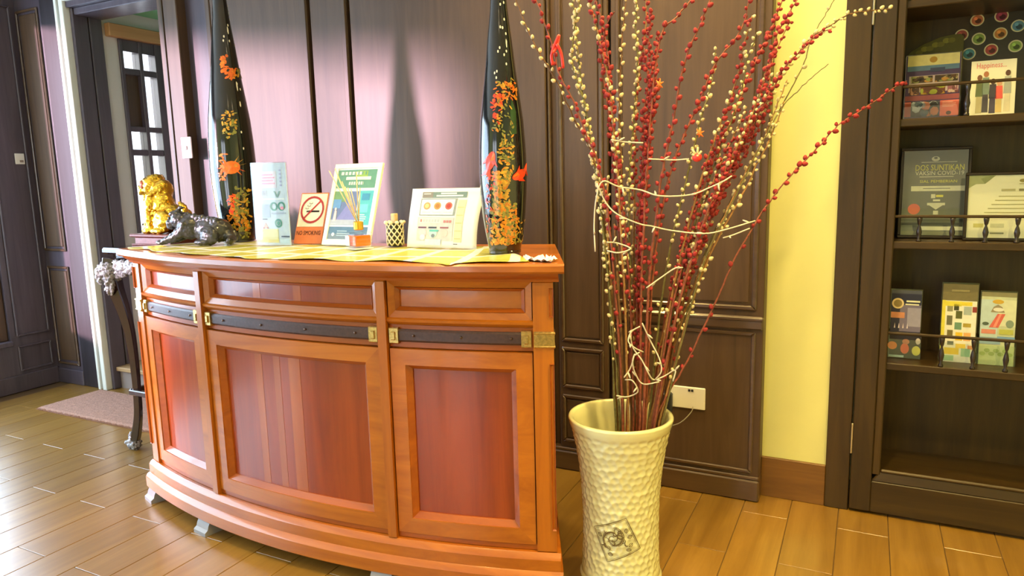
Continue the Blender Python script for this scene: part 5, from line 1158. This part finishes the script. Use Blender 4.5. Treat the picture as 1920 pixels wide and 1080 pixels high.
# leaflet in clear stand
t, s, w, h = desk_sheet((483, 459), (546, 460), (471, 307), 'leaflet_stand', 'tall pale blue hand-hygiene leaflet in a clear acrylic stand on the desk', 'leaflet', .003, K(205, 222, 238), 'leaflet', True)
s.rect(w*.10, h*.70, w*.70, h*.90, K(230, 225, 240), .001)
for k in range(4): s.rect(w*.22, h*(.745+.035*k), w*(.66-.05*(k % 2)), h*(.763+.035*k), K(238, 170, 198), .0016, 'small_print')
for k in range(5): s.rect(w*.06, h*(.72+.04*k), w*.09, h*(.735+.04*k), K(170, 200, 190), .0016, 'small_print'); s.rect(w*.80, h*(.72+.045*k), w*.86, h*(.74+.045*k), K(180, 185, 220), .0016, 'small_print')
s.rect(w*.18, h*.60, w*.40, h*.67, K(205, 212, 226), .0012); s.lines(w*.2, h*.61, w*.38, h*.66, 3, K(150, 160, 172), .0018); s.poly([(w*.60, h*.66), (w*.65, h*.66), (w*.70, h*.61), (w*.75, h*.66), (w*.80, h*.66), (w*.72, h*.585), (w*.68, h*.585)], K(130, 170, 165), .0016)
s.rect(w*.05, h*.555, w*.90, h*.575, K(235, 244, 250), .0012); s.rect(w*.12, h*.34, w*.46, h*.50, K(180, 198, 224), .0012)
for cx, cy in ((.58, .475), (.80, .478), (.68, .27)): s.ring(w*cx, h*cy, w*.065, h*.034, w*.105, h*.054, K(70, 150, 130), .0016); 
s.disc(w*.82, h*.455, w*.05, h*.02, K(232, 150, 170), .002); s.disc(w*.68, h*.27, w*.04, h*.025, K(90, 170, 150), .002); s.rect(w*.50, h*.385, w*.92, h*.400, K(170, 182, 205), .0016, 'small_print')
s.rect(w*.22, h*.315, w*.36, h*.325, K(80, 80, 100), .0016); s.poly([(w*.22, h*.21), (w*.38, h*.21), (w*.30, h*.28)], K(236, 190, 180), .0014); s.disc(w*.24, h*.212, .003, .003, K(190, 60, 50), .002, 8); s.disc(w*.36, h*.212, .003, .003, K(190, 60, 50), .002, 8)
s.rect(w*.02, h*.03, w*.66, h*.20, K(228, 222, 150), .0012); s.rect(w*.02, h*.03, w*.66, h*.10, K(222, 214, 120), .0016); s.rect(w*.74, h*.10, w*.98, h*.115, K(70, 80, 100), .0016, 'small_print'); s.rect(w*.70, h*.02, w*.98, h*.08, K(190, 220, 240), .0014)
s.flush(t)
s.slab('stand_face', -.002, 0, w+.002, h+.003, .0030, .0045, 'acrylic', t, 0); s.slab('stand_back', -.002, 0, w+.002, h+.003, -.0065, -.005, 'acrylic', t, 0); s.slab('stand_foot', -.002, 0, w+.002, .003, -.05, -.0065, 'acrylic', t, 0)
# no smoking sign
t, s, w, h = desk_sheet((550, 457), (602, 457), (566, 362), 'no_smoking_sign', 'orange and white NO SMOKING sign leaning back between leaflet and poster', 'sign', .004, K(222, 130, 84), 'board')
s.rect(w*.03, h*.33, w*.97, h*.975, K(240, 236, 224), .001); cx, cy = w*.5, h*.66
s.disc(cx, cy, w*.40, h*.255, K(246, 244, 240), .0016, 28); s.ring(cx, cy, w*.36, h*.228, w*.42, h*.268, K(178, 58, 66), .0030)
s.poly([(cx-w*.29, cy-h*.165), (cx-w*.25, cy-h*.185), (cx+w*.29, cy+h*.165), (cx+w*.25, cy+h*.185)], K(178, 58, 66), .0032)
s.rect(cx-w*.14, cy-h*.050, cx+w*.26, cy-h*.015, K(28, 24, 24), .0024); s.rect(cx-w*.20, cy-h*.048, cx-w*.15, cy-h*.017, K(60, 50, 48), .0024)
for k in range(3): s.disc(cx-w*(.20-.06*k), cy+h*(.03+.05*k), w*.07, h*.022, K(170, 168, 166), .0020+.0003*k, 10); s.disc(cx-w*(.19-.06*k), cy+h*(.035+.05*k), w*.045, h*.012, K(240, 238, 236), .0032+.0003*k, 10)
s.flush(t); s.text('NO SMOKING', w*.06, h*.165, w*.86, h*.085, K(16, 10, 8), t, .0016)
s.slab('easel_leg', w*.35, 0, w*.65, h*.7, -.006, -.004, K(190, 110, 70), t, 0)
# framed poster
t, s, w, h = desk_sheet((604, 459), (693, 462), (631, 309), 'framed_poster', 'white framed green and blue information poster leaning back behind the reed diffuser', 'poster', .006, 'paper_white', 'backing')
fr = w*.085
for q_ in ((0, 0, w, fr), (0, h-fr*.9, w, h), (0, fr, fr, h-fr*.9), (w-fr, fr, w, h-fr*.9)): s.slab('frame', *q_, 0, .005, 'paper_white', t, .001)
s.rect(fr, fr, w-fr, h-fr*.9, K(232, 240, 240), .001, 'sheet')
s.rect(fr*1.05, h*.70, w-fr*1.05, h*.925, K(104, 158, 134), .0018); s.rect(w*.5, h*.82, w*.72, h*.91, K(150, 185, 90), .0022)
for k, (x0, x1) in enumerate(((.16, .62), (.28, .80), (.34, .66))): s.rect(w*x0, h*(.862-.062*k), w*x1, h*(.900-.062*k), K(232, 236, 226), .0028, 'lettering')
for k in range(7): s.rect(w*(.22+.075*k), h*.862, w*(.245+.075*k), h*.900, K(104, 158, 134), .0032, 'lettering'); s.rect(w*(.34+.05*k), h*.738, w*(.355+.05*k), h*.776, K(104, 158, 134), .0032, 'lettering')
s.rect(fr*1.05, h*.25, w*.60, h*.66, K(110, 128, 176), .0018); s.rect(fr*1.05, h*.53, w*.35, h*.66, K(120, 160, 110), .0022); s.rect(fr*1.1, h*.45, w*.26, h*.56, K(110, 160, 215), .0026); s.poly([(w*.2, h*.3), (w*.6, h*.3), (w*.6, h*.45), (w*.42, h*.52)], K(136, 138, 200), .0024); s.rect(fr*1.05, h*.25, w*.60, h*.31, K(178, 186, 204), .0030)
s.disc(w*.17, h*.44, w*.022, h*.018, K(226, 214, 216), .0034, 10); s.poly([(w*.14, h*.29), (w*.21, h*.29), (w*.20, h*.42), (w*.155, h*.42)], K(224, 206, 216), .0034)
s.rect(w*.62, h*.25, w-fr*1.05, h*.665, K(92, 190, 202), .0018); s.rect(w*.68, h*.55, w*.84, h*.63, K(70, 150, 190), .0024); s.rect(w*.66, h*.40, w*.84, h*.50, K(120, 225, 225), .0024); s.lines(w*.66, h*.28, w*.84, h*.38, 4, K(220, 245, 245), .0028)
s.rect(fr*1.05, h*.075, w-fr*1.05, h*.225, K(92, 128, 160), .0018); s.rect(fr*1.05, h*.075, w*.5, h*.14, K(120, 140, 158), .0022); s.disc(w*.20, h*.13, w*.03, h*.022, K(225, 235, 240), .0028, 12); s.lines(w*.28, h*.10, w*.56, h*.18, 3, K(170, 195, 215), .0028)
s.flush(t); s.slab('easel_leg', w*.3, 0, w*.7, h*.8, -.010, -.006, 'frame_dark', t, 0)
# curled paper notice
a, b_ = onz(763, 463, ZI), onz(893, 467, ZI); u = b_-a; w = np.linalg.norm(u); u /= w
tp = onx(774, 354, a[0]); hz = tp[2]-ZI; hy = tp[1]-a[1]
t = thing('notice_sheet', tuple((a+b_)/2), 'white curled paper notice of steps and icons leaning before the right vase', 'notice')
def paper_pt(x, y, d=0.0):       # x along, y 0..1 up
    bulge = -.016*math.sin(PI*min(1, y*1.15))*(0.5+x/w) ; off = hy*y + bulge*.6
    return (a[0]+u[0]*x + .012*y*(x/w), a[1]+u[1]*x+off - d*.9, ZI+hz*y+d*.35)
NX, NY = 14, 14; V, Fs = [], []
for j in range(NY+1):
    for i in range(NX+1): V.append(paper_pt(w*i/NX, j/NY))
for j in range(NY):
    for i in range(NX): k = j*(NX+1)+i; Fs.append((k, k+1, k+NX+2, k+NX+1))
o = raw('paper', V, Fs, 'paper_white', t, True); so = o.modifiers.new('s', 'SOLIDIFY'); so.thickness = .0012; so.offset = -1
acc = {}
def pr_(x0, y0, x1, y1, col, d=.0016, nm='print'):
    k0 = (col, d, nm); A = acc.setdefault(k0, [[], []]); n = 4; m_ = 4
    b0 = len(A[0])
    for j in range(m_+1):
        for i in range(n+1): A[0].append(paper_pt(w*(x0+(x1-x0)*i/n), y0+(y1-y0)*j/m_, d))
    for j in range(m_):
        for i in range(n): k = b0+j*(n+1)+i; A[1].append((k, k+1, k+n+2, k+n+1))
def pd_(cx, cy, r, col, d=.0026):
    A = acc.setdefault((col, d, 'icon'), [[], []]); b0 = len(A[0]); A[0].append(paper_pt(w*cx, cy, d))
    for i in range(16): A[0].append(paper_pt(w*(cx+r*math.cos(2*PI*i/16)), cy+r*1.25*math.sin(2*PI*i/16), d))
    A[1] += [(b0, b0+1+i, b0+1+(i+1) % 16) for i in range(16)]
pr_(.16, .84, .78, .935, (126, 148, 140)); pr_(.16, .84, .31, .935, (146, 140, 132), .0022); pr_(.18, .895, .28, .912, (225, 225, 220), .003, 'lettering'); pr_(.42, .895, .64, .922, (236, 240, 236), .003, 'lettering'); pr_(.36, .855, .73, .882, (236, 240, 236), .003, 'lettering')
pr_(.15, .54, .66, .825, (150, 160, 158)); pr_(.165, .555, .635, .81, (246, 246, 242), .0022)
for cx, c1, c2 in ((.25, (206, 160, 110), (225, 205, 140)), (.40, (210, 160, 90), (190, 130, 60)), (.56, (215, 110, 90), (190, 70, 60))): pd_(cx, .70, .050, c1); pd_(cx, .70, .030, c2, .0032); pr_(cx-.06, .585, cx+.06, .605, (195, 205, 220), .0028, 'small_print')
pr_(.14, .12, .66, .51, (204, 206, 202)); pr_(.165, .415, .48, .495, (226, 226, 224), .0022); 
for k in range(7): pr_(.18+.042*k, .43, .205+.042*k, .475, (190, 196, 200) if k else (190, 130, 120), .003, 'small_print')
for k in range(3): pr_(.52+.04*k, .42, .55+.04*k, .46, (205, 130, 130), .003, 'small_print')
for x, c in ((.16, (120, 70, 90)), (.31, (60, 60, 64)), (.48, (160, 90, 90))): pr_(x, .325, x+.12, .350, c, .003, 'lettering')
pd_(.23, .25, .055, (236, 200, 210)); pd_(.38, .24, .06, (190, 225, 220)); pd_(.54, .25, .055, (240, 200, 190)); pr_(.33, .27, .46, .30, (100, 190, 180), .0034, 'print'); pd_(.385, .20, .025, (120, 130, 140), .0036); pd_(.23, .17, .04, (235, 236, 238), .0034)
pr_(.27, .04, .50, .14, (196, 214, 236), .003); pr_(.68, .10, .79, .80, (230, 228, 176)); 
for k in range(5): pr_(.69, .15+.13*k, .78, .165+.13*k, (200, 198, 140), .0024, 'small_print')
pr_(.68, .06, .74, .072, (90, 90, 90), .0024, 'small_print')
for (col, d, nm), (V, Fs) in acc.items(): raw(nm, V, Fs, K(*col), t)
# reed diffuser
c = (onz(644, 466, ZI)+onz(692, 468, ZI))/2; c[1] += .02
t = thing('reed_diffuser', tuple(c), 'square glass reed diffuser with orange liquid and gold cap, before the poster', 'diffuser')
hw = .036; zb = ZI
cyaw = rot('Z', -22).to_4x4(); MT = Matrix.Translation(Vector(c)) @ cyaw
def lb(name, x0, x1, y0, y1, z0, z1, mat, b_=.003):
    o = box(name, x0, x1, y0, y1, z0, z1, mat, None, b_); o.data.transform(MT); o.parent = t; o.data.transform(Matrix.Translation(-wloc(t))); return o
lb('liquid', -hw+.006, hw-.006, -hw+.006, hw-.006, .010, .048, 'liquid_orange', .003)
lb('bottle', -hw, hw, -hw, hw, .002, .060, 'acrylic', .005)
lb('bottle_base', -hw, hw, -hw, hw, .0, .004, 'plate_white', .001)
lb('label', -hw+.004, -.004, -hw-.0016, -hw-.0002, .012, .046, 'paper_white', 0)
lathe('neck', [(.020, .060), (.016, .064), (.014, .070)], 'acrylic', t, tuple(c), 20); lathe('cap', [(.015, .066), (.0175, .069), (.0175, .094), (.013, .097), (.008, .097)], 'gold_cap', t, tuple(c), 24)
for tx, ty in ((617, 320), (628, 316), (633, 330), (641, 340), (647, 350), (652, 352), (658, 355), (668, 322), (675, 352)):
    base = np.array([c[0]+random.uniform(-.005, .005), c[1]+random.uniform(-.005, .005), ZI+.09]); 
    tp_ = ony(tx, ty, c[1]+random.uniform(-.03, .015)); tube('reed', [base, tp_], .0018, 'reed', t, 6)
# lattice cup
c = (onz(727, 461, ZI)+onz(757, 461, ZI))/2
t = thing('lattice_cup', tuple(c), 'small black and cream lattice cup between diffuser and paper notice', 'cup')
ch = .105; lathe('liner', [(.024, 0), (.029, .01), (.030, ch*.8), (.027, ch*.8), (.025, .012)], 'cup_dark', t, tuple(c), 24)
V, Fs = [], []
for k in range(9):
    for sg in (-1, 1):
        P = [(c[0]+.0305*math.cos(2*PI*k/9+sg*2.2*z), c[1]+.0305*math.sin(2*PI*k/9+sg*2.2*z), ZI+.004+ch*.8*z) for z in np.linspace(0, 1, 9)]
        tube_vf(P, .0026, 5, V, Fs)
raw('lattice', V, Fs, 'cup_white', t, True)
for k in range(9): a_ = 2*PI*k/9; blob('rim_bead', [('e', (c[0]+.033*math.cos(a_), c[1]+.033*math.sin(a_), ZI+ch*.82), (.008, .008, .007), E0)], 'cup_white', t, .003, 0)
t2 = thing('wooden_block', (c[0], c[1], ZI+.05), 'pale wooden block standing in the lattice cup', 'block'); box('block', c[0]-.010, c[0]+.010, c[1]-.010, c[1]+.010, ZI+.014, ZI+.118, 'reed', t2, .002)
# dark crouching beast
c = onz(372, 458, ZI); c[0] += .0; 
t = thing('dark_beast_statue', tuple(c), 'dark stone crouching beast statue with forelegs stretched left, on the desk', 'statue')
ax = np.array([.985, .12, 0]); ax /= np.linalg.norm(ax); ay = np.array([-ax[1], ax[0], 0])
B = lambda x, y, z: tuple(c + ax*x + ay*y + np.array([0, 0, z]))
RZ = rot('Z', math.degrees(math.atan2(ax[1], ax[0])))
def scales(p): return .0026*mnoise.noise(Vector(p)*80) + .0022*mnoise.noise(Vector(p)*190)
parts = [('e', B(.045, .02, .060), (.085, .050, .052), RZ), ('e', B(.095, .02, .056), (.050, .050, .048), RZ), ('e', B(-.035, .0, .070), (.052, .048, .050), RZ), ('e', B(-.072, -.008, .098), (.042, .038, .034), RZ),
  ('e', B(-.108, -.012, .088), (.026, .030, .020), RZ), ('e', B(-.112, -.012, .070), (.020, .026, .009), RZ), ('e', B(-.088, -.012, .125), (.026, .030, .014), RZ),
  ('c', [B(-.045, -.030, .060), B(-.090, -.040, .030), B(-.140, -.045, .012)], [.024, .017, .013]), ('c', [B(-.045, .030, .060), B(-.095, .020, .030), B(-.150, .012, .012)], [.024, .017, .013]),
  ('e', B(-.150, -.046, .010), (.020, .015, .010), RZ), ('e', B(-.160, .012, .010), (.020, .015, .010), RZ), ('e', B(.085, -.030, .036), (.044, .022, .038), RZ), ('e', B(.060, -.045, .012), (.036, .016, .012), RZ), ('e', B(.110, .060, .030), (.040, .02, .03), RZ),
  ('c', [B(.130, .02, .040), B(.160, .01, .022), B(.175, -.02, .016)], [.022, .018, .014]), ('c', [B(-.085, -.01, .13), B(-.065, -.01, .148), B(-.045, -.01, .150)], [.010, .008, .004])]
parts += [('e', B(-.055+.018*k, -.006, .118-.003*k+.004*(k % 2)), (.011, .012, .014), RZ) for k in range(10)] + [('e', B(-.040+.012*math.cos(k), -.040, .085-.010*k), (.013, .012, .012), RZ) for k in range(5)]
blob('body', parts, 'dark_stone', t, .0042, 1, scales)
for y_ in (-.030, .008): blob('eye', [('e', B(-.108, y_, .108), (.006, .006, .006), E0)], 'dark_stone', t, .002, 0)
